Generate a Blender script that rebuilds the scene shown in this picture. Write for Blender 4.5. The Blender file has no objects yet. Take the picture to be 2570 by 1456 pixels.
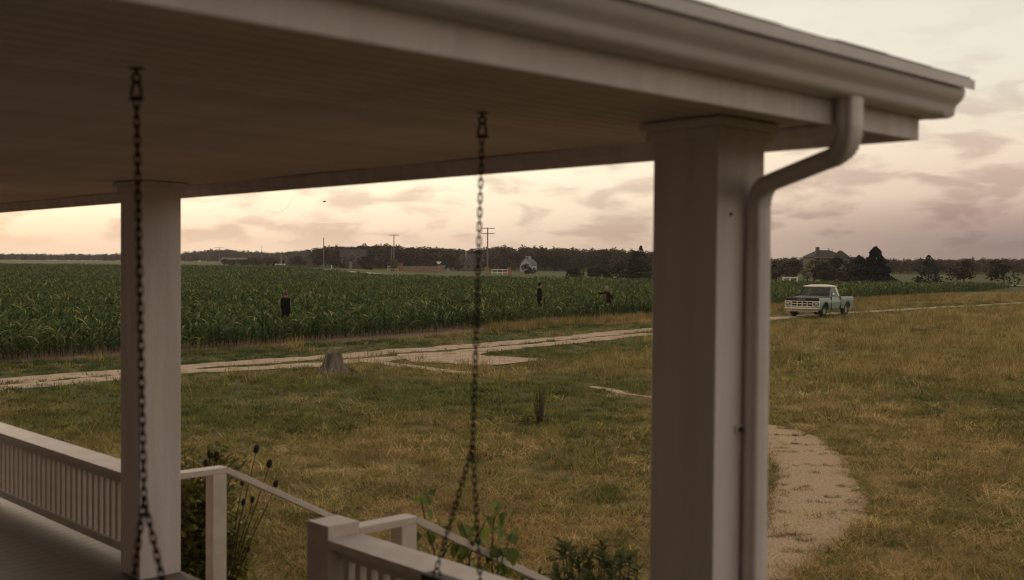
import bpy, bmesh, math, random
import numpy as np
from mathutils import Vector, Matrix, noise as mnoise

random.seed(11)
rng = np.random.default_rng(11)
SC = bpy.context.scene
COL = SC.collection
PI = math.pi

# ------------------------------------------------------------------ camera
F, CX, CY, PITCH, ROLL, EYE = 2768.6, 1284.5, 728.0, 0.0236, 0.008, 2.87
cam_d = bpy.data.cameras.new('camera')
cam = bpy.data.objects.new('camera', cam_d)
COL.objects.link(cam)
cam.matrix_world = (Matrix.Translation((0, 0, EYE)) @ Matrix.Rotation(PI / 2 - PITCH, 4, 'X')
                    @ Matrix.Rotation(ROLL, 4, 'Z'))
cam_d.sensor_fit = 'HORIZONTAL'
cam_d.sensor_width = 36.0
cam_d.lens = 36.0 * F / 2569.0
cam_d.clip_start = 0.05
cam_d.clip_end = 9000
cam_d.dof.use_dof = True
cam_d.dof.focus_distance = 45.0
cam_d.dof.aperture_fstop = 2.6
SC.camera = cam

# ------------------------------------------------------------------ world / sky
SUN_AZ, SUN_EL = math.radians(-33), math.radians(7)     # azimuth measured from +Y towards +X
world = bpy.data.worlds.new('World')
SC.world = world
world.use_nodes = True
wn = world.node_tree
wn.nodes.clear()
def W(t, **kw):
    n = wn.nodes.new(t)
    for k, v in kw.items():
        setattr(n, k, v)
    return n
def wl(a, b):
    wn.links.new(a, b)
def wmath(op, a=None, b=None, c=None, clamp=False):
    n = W('ShaderNodeMath', operation=op, use_clamp=clamp)
    for i, v in enumerate((a, b, c)):
        if v is None:
            continue
        if isinstance(v, (int, float)):
            n.inputs[i].default_value = v
        else:
            wl(v, n.inputs[i])
    return n.outputs[0]
def wramp(fac, stops):
    n = W('ShaderNodeValToRGB')
    cr = n.color_ramp
    while len(cr.elements) < len(stops):
        cr.elements.new(0.5)
    for e, (p, c) in zip(cr.elements, stops):
        e.position = p
        e.color = (*c, 1)
    wl(fac, n.inputs[0])
    return n.outputs[0]
def wmap(v, a, b, c, d, t='SMOOTHSTEP'):
    n = W('ShaderNodeMapRange', interpolation_type=t)
    wl(v, n.inputs[0])
    for i, q in enumerate((a, b, c, d)):
        n.inputs[1 + i].default_value = q
    return n.outputs[0]
tc = W('ShaderNodeTexCoord')
sep = W('ShaderNodeSeparateXYZ')
wl(tc.outputs['Generated'], sep.inputs[0])
dx, dy, dz = sep.outputs
zc = wmath('MAXIMUM', dz, 0.0)
hl = wmath('SQRT', wmath('ADD', wmath('MULTIPLY', dx, dx), wmath('ADD', wmath('MULTIPLY', dy, dy), 1e-6)))
sx, sy = math.sin(SUN_AZ), math.cos(SUN_AZ)
tdot = wmath('DIVIDE', wmath('ADD', wmath('MULTIPLY', dx, sx), wmath('MULTIPLY', dy, sy)), hl)
azf = wmap(tdot, 0.97, 0.52, 0.0, 1.0)
sun_side = wramp(zc, [(0.0, (.74, .545, .40)), (.02, (.79, .60, .44)), (.045, (.91, .745, .545)), (.08, (.99, .87, .63)),
                      (.14, (.88, .78, .59)), (.26, (.70, .655, .54)), (.55, (.535, .485, .43)), (1, (.435, .40, .37))])
far_side = wramp(zc, [(0.0, (.245, .18, .16)), (.025, (.27, .20, .175)), (.042, (.39, .28, .235)), (.062, (.60, .455, .36)),
                      (.10, (.72, .59, .455)), (.16, (.68, .63, .51)), (.26, (.64, .63, .53)), (.55, (.535, .485, .43)), (1, (.435, .40, .37))])
mixaz = W('ShaderNodeMix', data_type='RGBA')
wl(azf, mixaz.inputs[0]); wl(sun_side, mixaz.inputs[6]); wl(far_side, mixaz.inputs[7])
# low lumpy clouds
comb = W('ShaderNodeCombineXYZ')
wl(dx, comb.inputs[0]); wl(dy, comb.inputs[1]); wl(wmath('MULTIPLY', zc, 3.2), comb.inputs[2])
nz = W('ShaderNodeTexNoise')
nz.inputs['Scale'].default_value = 15.0; nz.inputs['Detail'].default_value = 6; nz.inputs['Roughness'].default_value = .5
nz.inputs['Distortion'].default_value = .25
wl(comb.outputs[0], nz.inputs['Vector'])
cl = wmap(nz.outputs[0], .465, .64, 0, 1)
fade = wmath('MULTIPLY', wmap(zc, .008, .03, .25, 1), wmap(zc, .085, .22, 1, .12))
cl = wmath('MULTIPLY', cl, fade)
cmul = W('ShaderNodeMix', data_type='RGBA', blend_type='MULTIPLY')
cmul.inputs[7].default_value = (.73, .68, .70, 1)
wl(cl, cmul.inputs[0]); wl(mixaz.outputs[2], cmul.inputs[6])
# faint haze of the physical sky underneath
sky = W('ShaderNodeTexSky', sky_type='NISHITA')
sky.sun_disc = False
sky.sun_elevation = SUN_EL
sky.sun_rotation = SUN_AZ
sky.dust_density = 3
bg1 = W('ShaderNodeBackground'); bg1.inputs[1].default_value = 1.25
bg2 = W('ShaderNodeBackground'); bg2.inputs[1].default_value = 0.006
wl(cmul.outputs[2], bg1.inputs[0]); wl(sky.outputs[0], bg2.inputs[0])
addw = W('ShaderNodeAddShader')
wo = W('ShaderNodeOutputWorld')
wl(bg1.outputs[0], addw.inputs[0]); wl(bg2.outputs[0], addw.inputs[1]); wl(addw.outputs[0], wo.inputs[0])

sun_d = bpy.data.lights.new('sun', 'SUN')
sun_d.energy = 1.1
sun_d.angle = math.radians(14)
sun_d.color = (1.0, .80, .58)
sun = bpy.data.objects.new('sun', sun_d)
COL.objects.link(sun)
sv = Vector((math.sin(SUN_AZ) * math.cos(SUN_EL), math.cos(SUN_AZ) * math.cos(SUN_EL), math.sin(SUN_EL)))
sun.rotation_euler = sv.to_track_quat('Z', 'Y').to_euler()

vs = SC.view_settings
vs.view_transform = 'Standard'
vs.look = 'None'
vs.exposure = 0.0
vs.gamma = 1.0
SC.render.engine = 'CYCLES'
SC.cycles.use_denoising = True
SC.cycles.max_bounces = 6
SC.cycles.diffuse_bounces = 3
SC.cycles.transparent_max_bounces = 6
SC.cycles.sample_clamp_indirect = 4.0
SC.cycles.filter_width = 1.2

# ------------------------------------------------------------------ photo measurements -> places
def ray(px, py):
    X, Y = px - CX, py - CY
    c, s = math.cos(ROLL), math.sin(ROLL)
    X0, Y0 = X * c + Y * s, -X * s + Y * c
    xx, yy, zz = X0 / F, 1.0, -Y0 / F
    c, s = math.cos(PITCH), math.sin(PITCH)
    return Vector((xx, yy * c + zz * s, zz * c - yy * s))
def gp(px, py, h=0.0):
    d = ray(px, py)
    t = (h - EYE) / d.z
    return (d.x * t, d.y * t)
def pt(px, py, dist):
    d = ray(px, py)
    k = dist / d.y
    return Vector((d.x * k, dist, EYE + d.z * k))
def atx(px, dist):
    p = pt(px, 663 + .008 * (px - CX), dist)
    return (p.x, p.y)

# ------------------------------------------------------------------ helpers
def link(o, parent=None):
    COL.objects.link(o)
    if parent is not None:
        o.parent = parent
    return o
def tag(o, label=None, cat=None, group=None, kind=None):
    if label: o['label'] = label
    if cat: o['category'] = cat
    if group: o['group'] = group
    if kind: o['kind'] = kind
    return o
def empty(name, loc=(0, 0, 0), rz=0.0):
    o = bpy.data.objects.new(name, None)
    o.empty_display_size = .2
    o.location = loc
    o.rotation_euler = (0, 0, rz)
    return link(o)
def place(name, mesh, parent, loc=(0, 0, 0), rot=(0, 0, 0), scale=(1, 1, 1)):
    o = bpy.data.objects.new(name, mesh)
    o.location = loc; o.rotation_euler = rot; o.scale = scale
    return link(o, parent)

class MB:
    def __init__(s):
        s.v, s.f, s.m = [], [], []
    def add(s, vs_, fs, mi=0):
        n = len(s.v)
        s.v += [tuple(q) for q in vs_]
        s.f += [tuple(i + n for i in q) for q in fs]
        s.m += [mi] * len(fs)
        return s
    def box(s, lo, hi, mi=0, M=None):
        x0, y0, z0 = lo; x1, y1, z1 = hi
        vv = [(x0, y0, z0), (x1, y0, z0), (x1, y1, z0), (x0, y1, z0), (x0, y0, z1), (x1, y0, z1), (x1, y1, z1), (x0, y1, z1)]
        if M is not None:
            vv = [tuple(M @ Vector(q)) for q in vv]
        return s.add(vv, [(3, 2, 1, 0), (4, 5, 6, 7), (0, 1, 5, 4), (1, 2, 6, 5), (2, 3, 7, 6), (3, 0, 4, 7)], mi)
    def bar(s, a, b, w, h, mi=0, up=(0, 0, 1)):
        a, b = Vector(a), Vector(b)
        d = (b - a); L = d.length; d.normalize()
        r = d.cross(Vector(up))
        if r.length < 1e-4: r = d.cross(Vector((0, 1, 0)))
        r.normalize(); u = r.cross(d)
        M = Matrix((( d.x, r.x, u.x, a.x), (d.y, r.y, u.y, a.y), (d.z, r.z, u.z, a.z), (0, 0, 0, 1)))
        return s.box((0, -w / 2, -h / 2), (L, w / 2, h / 2), mi, M)
    def tube(s, pts, rad, n=8, mi=0, closed=False, cap=True, flat=1.0):
        pts = [Vector(p) for p in pts]
        if isinstance(rad, (int, float)): rad = [rad] * len(pts)
        base = len(s.v); N = len(pts); ref = None
        for i, p in enumerate(pts):
            if closed: d = pts[(i + 1) % N] - pts[i - 1]
            else: d = pts[min(i + 1, N - 1)] - pts[max(i - 1, 0)]
            d.normalize()
            if ref is None:
                ref = Vector((0, 0, 1)) if abs(d.z) < .9 else Vector((1, 0, 0))
                ref = (ref - d * ref.dot(d)).normalized()
            else:
                ref = (ref - d * ref.dot(d)).normalized()
            q = d.cross(ref)
            for k in range(n):
                a = 2 * PI * k / n
                s.v.append(tuple(p + (ref * math.cos(a) * flat + q * math.sin(a)) * rad[i]))
        for i in range(N if closed else N - 1):
            j = (i + 1) % N
            for k in range(n):
                k2 = (k + 1) % n
                s.f.append((base + i * n + k, base + i * n + k2, base + j * n + k2, base + j * n + k)); s.m.append(mi)
        if cap and not closed:
            s.f.append(tuple(base + k for k in range(n))[::-1]); s.m.append(mi)
            s.f.append(tuple(base + (N - 1) * n + k for k in range(n))); s.m.append(mi)
        return s
    def lathe(s, prof, n=16, mi=0, axis='z', c=(0, 0, 0)):
        base = len(s.v); c = Vector(c)
        for r, z in prof:
            for k in range(n):
                a = 2 * PI * k / n
                q = (r * math.cos(a), r * math.sin(a), z)
                if axis == 'y': q = (q[0], q[2], q[1])
                if axis == 'x': q = (q[2], q[0], q[1])
                s.v.append(tuple(c + Vector(q)))
        for i in range(len(prof) - 1):
            for k in range(n):
                k2 = (k + 1) % n
                s.f.append((base + i * n + k, base + i * n + k2, base + (i + 1) * n + k2, base + (i + 1) * n + k)); s.m.append(mi)
        return s
    def grid(s, P, mi=0):
        base = len(s.v); R = len(P); Cn = len(P[0])
        for row in P:
            s.v += [tuple(q) for q in row]
        for i in range(R - 1):
            for j in range(Cn - 1):
                s.f.append((base + i * Cn + j, base + i * Cn + j + 1, base + (i + 1) * Cn + j + 1, base + (i + 1) * Cn + j)); s.m.append(mi)
        return s
    def mesh(s, name, mats, smooth=False):
        me = bpy.data.meshes.new(name)
        me.from_pydata(s.v, [], s.f)
        if not isinstance(mats, (list, tuple)): mats = [mats]
        for m in mats: me.materials.append(m)
        if len(mats) > 1: me.polygons.foreach_set('material_index', s.m)
        if smooth: me.polygons.foreach_set('use_smooth', [True] * len(me.polygons))
        me.update()
        return me
    def build(s, name, mats, parent=None, smooth=False, loc=(0, 0, 0), rot=(0, 0, 0), bevel=0):
        me = s.mesh(name, mats, smooth)
        if bevel:
            bm = bmesh.new(); bm.from_mesh(me)
            bmesh.ops.bevel(bm, geom=list(bm.edges), offset=bevel, segments=2, affect='EDGES', profile=.6)
            bm.to_mesh(me); bm.free()
        return place(name, me, parent, loc, rot)

# ------------------------------------------------------------------ materials
def mat(name, c1, c2=None, scale=4.0, rough=.75, bump=0.0, bscale=60.0, metallic=0.0, spec=.3, stretch=None,
        rand=0.0, trans=0.0, c3=None, dirt=None, lo=.38, hi=.62):
    m = bpy.data.materials.new(name)
    m.use_nodes = True
    t = m.node_tree; N = t.nodes; L = t.links
    b = N['Principled BSDF']
    b.inputs['Roughness'].default_value = rough
    b.inputs['Metallic'].default_value = metallic
    b.inputs['Specular IOR Level'].default_value = spec
    co = N.new('ShaderNodeTexCoord')
    vec = co.outputs['Object']
    if stretch:
        mp = N.new('ShaderNodeMapping'); mp.inputs['Scale'].default_value = stretch
        L.new(vec, mp.inputs['Vector']); vec = mp.outputs[0]
    colsock = None
    if c2 is not None:
        n = N.new('ShaderNodeTexNoise'); n.inputs['Scale'].default_value = scale; n.inputs['Detail'].default_value = 6
        n.inputs['Roughness'].default_value = .6
        L.new(vec, n.inputs['Vector'])
        r = N.new('ShaderNodeValToRGB')
        r.color_ramp.elements[0].position = lo; r.color_ramp.elements[0].color = (*c1, 1)
        r.color_ramp.elements[1].position = hi; r.color_ramp.elements[1].color = (*c2, 1)
        if c3 is not None:
            e = r.color_ramp.elements.new((lo + hi) / 2 + .12); e.color = (*c3, 1)
        L.new(n.outputs[0], r.inputs[0])
        colsock = r.outputs[0]
    else:
        b.inputs['Base Color'].default_value = (*c1, 1)
    if dirt:
        n2 = N.new('ShaderNodeTexNoise'); n2.inputs['Scale'].default_value = dirt[1]; n2.inputs['Detail'].default_value = 8
        n2.inputs['Roughness'].default_value = .7
        L.new(vec, n2.inputs['Vector'])
        mr = N.new('ShaderNodeMapRange'); mr.inputs[1].default_value = dirt[2]; mr.inputs[2].default_value = dirt[2] + .1
        L.new(n2.outputs[0], mr.inputs[0])
        mx = N.new('ShaderNodeMix'); mx.data_type = 'RGBA'
        L.new(mr.outputs[0], mx.inputs[0])
        if colsock: L.new(colsock, mx.inputs[6])
        else: mx.inputs[6].default_value = (*c1, 1)
        mx.inputs[7].default_value = (*dirt[0], 1)
        colsock = mx.outputs[2]
    if rand:
        oi = N.new('ShaderNodeObjectInfo')
        mr = N.new('ShaderNodeMapRange'); mr.inputs[3].default_value = 1 - rand; mr.inputs[4].default_value = 1 + rand
        L.new(oi.outputs['Random'], mr.inputs[0])
        hs = N.new('ShaderNodeHueSaturation')
        L.new(mr.outputs[0], hs.inputs['Value'])
        if colsock: L.new(colsock, hs.inputs['Color'])
        else: hs.inputs['Color'].default_value = (*c1, 1)
        colsock = hs.outputs[0]
    if colsock: L.new(colsock, b.inputs['Base Color'])
    if bump:
        n3 = N.new('ShaderNodeTexNoise'); n3.inputs['Scale'].default_value = bscale; n3.inputs['Detail'].default_value = 5
        L.new(vec, n3.inputs['Vector'])
        bp = N.new('ShaderNodeBump'); bp.inputs['Strength'].default_value = bump; bp.inputs['Distance'].default_value = .02
        L.new(n3.outputs[0], bp.inputs['Height']); L.new(bp.outputs[0], b.inputs['Normal'])
    if trans:
        tr = N.new('ShaderNodeBsdfTranslucent')
        if colsock: L.new(colsock, tr.inputs[0])
        else: tr.inputs[0].default_value = (*c1, 1)
        ms = N.new('ShaderNodeMixShader'); ms.inputs[0].default_value = trans
        L.new(b.outputs[0], ms.inputs[1]); L.new(tr.outputs[0], ms.inputs[2])
        L.new(ms.outputs[0], N['Material Output'].inputs[0])
    return m

def world_mix_mat(name, ca, cb, scale, rough=.9, trans=0.0, rand=.25, cc=None, cscale=.25):
    """plant colour that drifts from place to place (world position) and from plant to plant"""
    m = bpy.data.materials.new(name); m.use_nodes = True
    t = m.node_tree; N = t.nodes; L = t.links
    b = N['Principled BSDF']; b.inputs['Roughness'].default_value = rough; b.inputs['Specular IOR Level'].default_value = .15
    g = N.new('ShaderNodeNewGeometry')
    n = N.new('ShaderNodeTexNoise'); n.inputs['Scale'].default_value = scale; n.inputs['Detail'].default_value = 4
    L.new(g.outputs['Position'], n.inputs['Vector'])
    oi = N.new('ShaderNodeObjectInfo')
    ad = N.new('ShaderNodeMath'); ad.operation = 'MULTIPLY_ADD'
    L.new(oi.outputs['Random'], ad.inputs[0]); ad.inputs[1].default_value = .35; L.new(n.outputs[0], ad.inputs[2])
    mr = N.new('ShaderNodeMapRange'); mr.inputs[1].default_value = .5; mr.inputs[2].default_value = .85
    L.new(ad.outputs[0], mr.inputs[0])
    mx = N.new('ShaderNodeMix'); mx.data_type = 'RGBA'
    L.new(mr.outputs[0], mx.inputs[0]); mx.inputs[6].default_value = (*ca, 1); mx.inputs[7].default_value = (*cb, 1)
    col = mx.outputs[2]
    if cc is not None:
        n2 = N.new('ShaderNodeTexNoise'); n2.inputs['Scale'].default_value = cscale; n2.inputs['Detail'].default_value = 3
        L.new(g.outputs['Position'], n2.inputs['Vector'])
        m2 = N.new('ShaderNodeMapRange'); m2.inputs[1].default_value = .52; m2.inputs[2].default_value = .68
        L.new(n2.outputs[0], m2.inputs[0])
        mx2 = N.new('ShaderNodeMix'); mx2.data_type = 'RGBA'
        L.new(m2.outputs[0], mx2.inputs[0]); L.new(col, mx2.inputs[6]); mx2.inputs[7].default_value = (*cc, 1)
        col = mx2.outputs[2]
    hs = N.new('ShaderNodeHueSaturation')
    wnz = N.new('ShaderNodeTexWhiteNoise'); wnz.noise_dimensions = '1D'
    L.new(oi.outputs['Random'], wnz.inputs['W'])
    m3 = N.new('ShaderNodeMapRange'); m3.inputs[3].default_value = 1 - rand; m3.inputs[4].default_value = 1 + rand
    L.new(wnz.outputs[0], m3.inputs[0]); L.new(m3.outputs[0], hs.inputs['Value']); L.new(col, hs.inputs['Color'])
    L.new(hs.outputs[0], b.inputs['Base Color'])
    if trans:
        tr = N.new('ShaderNodeBsdfTranslucent'); L.new(hs.outputs[0], tr.inputs[0])
        ms = N.new('ShaderNodeMixShader'); ms.inputs[0].default_value = trans
        L.new(b.outputs[0], ms.inputs[1]); L.new(tr.outputs[0], ms.inputs[2])
        L.new(ms.outputs[0], N['Material Output'].inputs[0])
    return m

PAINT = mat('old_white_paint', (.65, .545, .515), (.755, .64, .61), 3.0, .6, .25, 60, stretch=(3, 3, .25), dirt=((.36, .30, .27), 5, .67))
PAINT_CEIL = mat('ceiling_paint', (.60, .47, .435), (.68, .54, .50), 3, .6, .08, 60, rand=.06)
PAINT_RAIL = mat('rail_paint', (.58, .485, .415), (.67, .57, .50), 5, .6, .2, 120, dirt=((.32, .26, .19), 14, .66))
ALU = mat('white_gutter_metal', (.60, .505, .48), (.68, .58, .555), 3, .42, .06, 30, spec=.5, dirt=((.38, .32, .28), 4, .66))
SHINGLE = mat('roof_shingle', (.26, .22, .19), (.36, .31, .26), 30, .95, .4, 200)
FLOORW = mat('porch_floor_paint', (.15, .115, .09), (.20, .155, .12), 6, .6, .1, 80)
CHAIN = mat('rusty_chain', (.016, .011, .011), (.045, .03, .026), 60, .7, .1, 300, spec=.15)
SWINGW = mat('dark_swing_wood', (.06, .04, .03), (.10, .07, .05), 12, .6, .1, 90)
SIDING = mat('weathered_house_siding', (.26, .225, .20), (.32, .28, .25), 2, .8)

# ------------------------------------------------------------------ terrain
def sstep(a, b, x):
    t = min(1, max(0, (x - a) / (b - a)))
    return t * t * (3 - 2 * t)
def th(x, y):
    h = 0.0
    r = math.hypot(x, y)
    if r > 9:
        h += .04 * mnoise.noise(Vector((x * .13, y * .13, 2.0))) * sstep(20, 36, r)
    if y > 90:
        h += .75 * sstep(110, 230, y) * sstep(-.03, -.2, x / y)
        h += .5 * sstep(170, 300, y)
        h += 1.5 * sstep(330, 520, y)
    return h
# field edge, track and path in ground coordinates
EDGE = [gp(*q) for q in ((300, 892), (460, 880), (715, 866), (900, 857), (1200, 834), (1400, 816), (1630, 803), (1930, 777),
                         (2240, 752), (2569, 737), (2800, 730))]
def edge_y(x):
    P = EDGE
    if x <= P[0][0]: return P[0][1] + (x - P[0][0]) * 1.1
    for (x0, y0), (x1, y1) in zip(P, P[1:]):
        if x <= x1: return y0 + (y1 - y0) * (x - x0) / (x1 - x0)
    return P[-1][1] + (x - P[-1][0]) * 1.3
RUT_A = [gp(*q) for q in ((-250, 975), (150, 945), (300, 934), (452, 922), (551, 915), (660, 907), (792, 900), (857, 895), (1004, 882), (1103, 874.5), (1204, 867),
                          (1303, 858), (1429, 848), (1528, 837), (1631, 828), (1780, 814), (1950, 799), (2100, 787), (2248, 778), (2569, 760))]
RUT_B = [gp(*q) for q in ((-250, 996), (150, 962), (300, 949), (452, 934), (529, 931), (660, 925), (792, 916), (868, 911), (960, 903), (1080, 892), (1204, 880), (1320, 869),
                          (1420, 860), (1520, 849), (1631, 839))]
RUT_C = [gp(*q) for q in ((930, 909), (1000, 918), (1060, 925), (1130, 935), (1200, 939))]
JUNC = [gp(*q) for q in ((990, 892), (1030, 910), (1120, 914), (1190, 921), (1230, 920), (1380, 904), (1300, 898), (1200, 893), (1230, 884), (1120, 885))]
def c6(cx, cy): return gp((2400 + cx / 2.1536) / 1.4945, (1500 + cy / 2.1536) / 1.4945)
PATH_R = [c6(*q) for q in ((600, 140), (900, 180), (1150, 215), (1350, 262), (1475, 325), (1580, 415), (1660, 475), (1700, 550), (1750, 670), (1830, 790), (1815, 880),
                           (1810, 970), (1690, 1080), (1560, 1180), (1450, 1260), (1350, 1350), (1180, 1450), (900, 1560), (500, 1700))]
PATH_L = [c6(*q) for q in ((560, 230), (760, 300), (880, 360), (950, 400), (1010, 450), (1060, 510), (1090, 570), (1085, 640), (1075, 700), (1060, 770), (1045, 840),
                           (1000, 930), (960, 1000), (880, 1080), (780, 1150), (640, 1230), (480, 1310), (300, 1400), (100, 1500))]
BARE = [gp(*q) for q in ((1490, 972), (1520, 978), (1560, 988), (1640, 1000), (1720, 1020))]

def dist_poly(p, pl):
    best = 1e9
    px, py = p
    for (x0, y0), (x1, y1) in zip(pl, pl[1:]):
        ddx, ddy = x1 - x0, y1 - y0
        t = ((px - x0) * ddx + (py - y0) * ddy) / (ddx * ddx + ddy * ddy + 1e-9)
        t = min(1, max(0, t))
        q = math.hypot(px - x0 - t * ddx, py - y0 - t * ddy)
        if q < best: best = q
    return best
def inside(p, poly):
    x, y = p; c = False; j = len(poly) - 1
    for i in range(len(poly)):
        xi, yi = poly[i]; xj, yj = poly[j]
        if (yi > y) != (yj > y) and x < (xj - xi) * (y - yi) / (yj - yi) + xi: c = not c
        j = i
    return c
PATHPOLY = PATH_R + PATH_L[::-1]
def on_dirt(x, y):
    """0..1: how bare the soil is here"""
    n = .5 * mnoise.noise(Vector((x * .9, y * .9, 5))) + .35 * mnoise.noise(Vector((x * 2.7, y * 2.7, 9)))
    if 12 < y < 130:
        if dist_poly((x, y), RUT_A) < .58 + .42 * n: return 1
        if dist_poly((x, y), RUT_B) < .50 + .42 * n: return 1
        if y < 45 and dist_poly((x, y), RUT_C) < .26 + .3 * n: return 1
        if y < 45 and inside((x + .25 * n, y + .6 * n), JUNC): return 1
        if y < 32 and dist_poly((x, y), BARE) < .18 + .5 * n: return 1
    if y < 24 and (inside((x + .10 * n, y + .14 * n), PATHPOLY) or dist_poly((x, y), PATH_R) < .07 + .10 * n or dist_poly((x, y), PATH_L) < .06): return 1
    return 0
def straw(x, y):
    """share of dry straw among the grass, 0..1"""
    n = mnoise.noise(Vector((x * .22, y * .22, 1.3))) + .6 * mnoise.noise(Vector((x * .7, y * .7, 4.1)))
    s = .72 * (1 - sstep(14.5, 19, y))
    mid = .22 + .12 * sstep(0, 4, x)
    s += mid * sstep(14.5, 19, y) * (1 - sstep(27, 33, y - .3 * x))
    right = .58 if x > .28 * y - 3.5 else .24
    s += right * sstep(25, 31, y - .15 * x)
    if y > 20:
        dt = dist_poly((x, y), RUT_A)
        if y > 26 and dt < 2.6: s = min(s, .12 + .06 * dt)
        if y > 26 and y > edge_y(x) - 7 and dist_poly((x, y), RUT_A) < 7 and (y - edge_y(x)) > -6 and x < 4 and not dist_poly((x, y), RUT_B) < dt: s = .05 + .03 * max(0, x)
        if y > edge_y(x) - 1.6 and x > 0: s = .7
    return min(1, max(0, s + .55 * n))

GROUND = bpy.data.materials.new('ground_soil_and_thatch'); GROUND.use_nodes = True
def ground_nodes():
    t = GROUND.node_tree; N = t.nodes; L = t.links
    b = N['Principled BSDF']; b.inputs['Roughness'].default_value = .95; b.inputs['Specular IOR Level'].default_value = .1
    g = N.new('ShaderNodeNewGeometry')
    at = N.new('ShaderNodeAttribute'); at.attribute_name = 'straw'
    n = N.new('ShaderNodeTexNoise'); n.inputs['Scale'].default_value = 3.0; n.inputs['Detail'].default_value = 8; n.inputs['Roughness'].default_value = .7
    L.new(g.outputs['Position'], n.inputs['Vector'])
    ad = N.new('ShaderNodeMath'); ad.operation = 'MULTIPLY_ADD'; ad.inputs[1].default_value = 1.6
    L.new(n.outputs[0], ad.inputs[0]); L.new(at.outputs['Fac'], ad.inputs[2])
    r = N.new('ShaderNodeValToRGB')
    for i, (p, c) in enumerate([(.28, (.085, .084, .024)), (.55, (.145, .12, .038)), (.78, (.24, .165, .062)), (1, (.33, .225, .098))]):
        if i > 1: r.color_ramp.elements.new(p)
        r.color_ramp.elements[i].position = p; r.color_ramp.elements[i].color = (*c, 1)
    mr = N.new('ShaderNodeMapRange'); mr.inputs[1].default_value = .45; mr.inputs[2].default_value = 2.0
    L.new(ad.outputs[0], mr.inputs[0]); L.new(mr.outputs[0], r.inputs[0])
    L.new(r.outputs[0], b.inputs['Base Color'])
    bp = N.new('ShaderNodeBump'); bp.inputs['Strength'].default_value = .5; bp.inputs['Distance'].default_value = .04
    n2 = N.new('ShaderNodeTexNoise'); n2.inputs['Scale'].default_value = 14; n2.inputs['Detail'].default_value = 6
    L.new(g.outputs['Position'], n2.inputs['Vector']); L.new(n2.outputs[0], bp.inputs['Height']); L.new(bp.outputs[0], b.inputs['Normal'])
ground_nodes()
def build_ground():
    def axis(a):
        out = list(a); return out
    ys = list(np.arange(-40, 8, 4.0)) + list(np.arange(8, 70, 1.0)) + list(np.arange(70, 130, 2.0)) + list(np.arange(130, 400, 10.0)) + list(np.geomspace(400, 6000, 22))
    xp = list(np.arange(0, 45, 1.0)) + list(np.arange(45, 100, 4.0)) + list(np.geomspace(100, 5000, 26))
    xs = [-q for q in xp[:0:-1]] + xp
    nx, ny = len(xs), len(ys)
    V = [(x, y, th(x, y)) for y in ys for x in xs]
    Fc = [(j * nx + i, j * nx + i + 1, (j + 1) * nx + i + 1, (j + 1) * nx + i) for j in range(ny - 1) for i in range(nx - 1)]
    me = bpy.data.meshes.new('ground'); me.from_pydata(V, [], Fc)
    me.materials.append(GROUND)
    a = me.attributes.new('straw', 'FLOAT', 'POINT')
    vals = []
    for x, y, z in V:
        vals.append(straw(x, y) if (8 <= y < 130 and abs(x) < 80) else -.12 + .2 * mnoise.noise(Vector((x * .02, y * .02, 3))))
    a.data.foreach_set('value', vals)
    me.polygons.foreach_set('use_smooth', [True] * len(me.polygons))
    tag(link(bpy.data.objects.new('ground', me)), 'wide field ground with thatch of dry grass', kind='structure')
build_ground()

DIRT = mat('pale_track_dirt', (.31, .21, .125), (.48, .345, .22), 2.4, .95, .3, 30, dirt=((.18, .12, .065), 6, .59), c3=(.40, .28, .175))
GRAVEL = mat('path_gravel', (.22, .14, .075), (.55, .385, .225), 40, .95, .2, 90, dirt=((.15, .10, .055), 22, .59), c3=(.42, .295, .18))
SOIL = mat('field_soil', (.13, .075, .04), (.20, .12, .065), 1.4, .95, .5, 12)
def ribbon(name, pl, hw, m, dz, jit=.26, label=None):
    # resample
    P = []
    for (x0, y0), (x1, y1) in zip(pl, pl[1:]):
        L_ = math.hypot(x1 - x0, y1 - y0); k = max(1, int(L_ / .35))
        P += [(x0 + (x1 - x0) * i / k, y0 + (y1 - y0) * i / k) for i in range(k)]
    P.append(pl[-1])
    rows = []
    for i, (x, y) in enumerate(P):
        a = P[max(0, i - 2)]; b = P[min(len(P) - 1, i + 2)]
        d = Vector((b[0] - a[0], b[1] - a[1])).normalized(); nn = Vector((-d.y, d.x))
        w1 = hw * (1 + jit * 2 * mnoise.noise(Vector((x * .9, y * .9, 1))) + .45 * mnoise.noise(Vector((x * 3.1, y * 3.1, 4)))); w2 = hw * (1 + jit * 2 * mnoise.noise(Vector((x * .9, y * .9, 8))) + .45 * mnoise.noise(Vector((x * 3.1, y * 3.1, 11))))
        row = []
        for k in (-1, -.5, 0, .5, 1):
            w = w1 if k < 0 else w2
            qx, qy = x + nn.x * w * k, y + nn.y * w * k
            row.append((qx, qy, th(qx, qy) + dz - (.012 if abs(k) == 1 else 0)))
        rows.append(row)
    mb = MB().grid(rows)
    o = mb.build(name, m, None, True)
    return tag(o, label, kind='structure')
ribbon('dirt_track', RUT_A, .62, DIRT, .020, label='pale dirt wheel rut running past the corn edge')
ribbon('dirt_track', RUT_B, .52, DIRT, .024, label='pale dirt wheel rut on the yard side')
ribbon('dirt_track', RUT_C, .28, DIRT, .028, label='short pale dirt spur right of the stump')
ribbon('dirt_track', BARE, .14, DIRT, .026, jit=.5, label='thin worn footpath across the yard')
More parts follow.
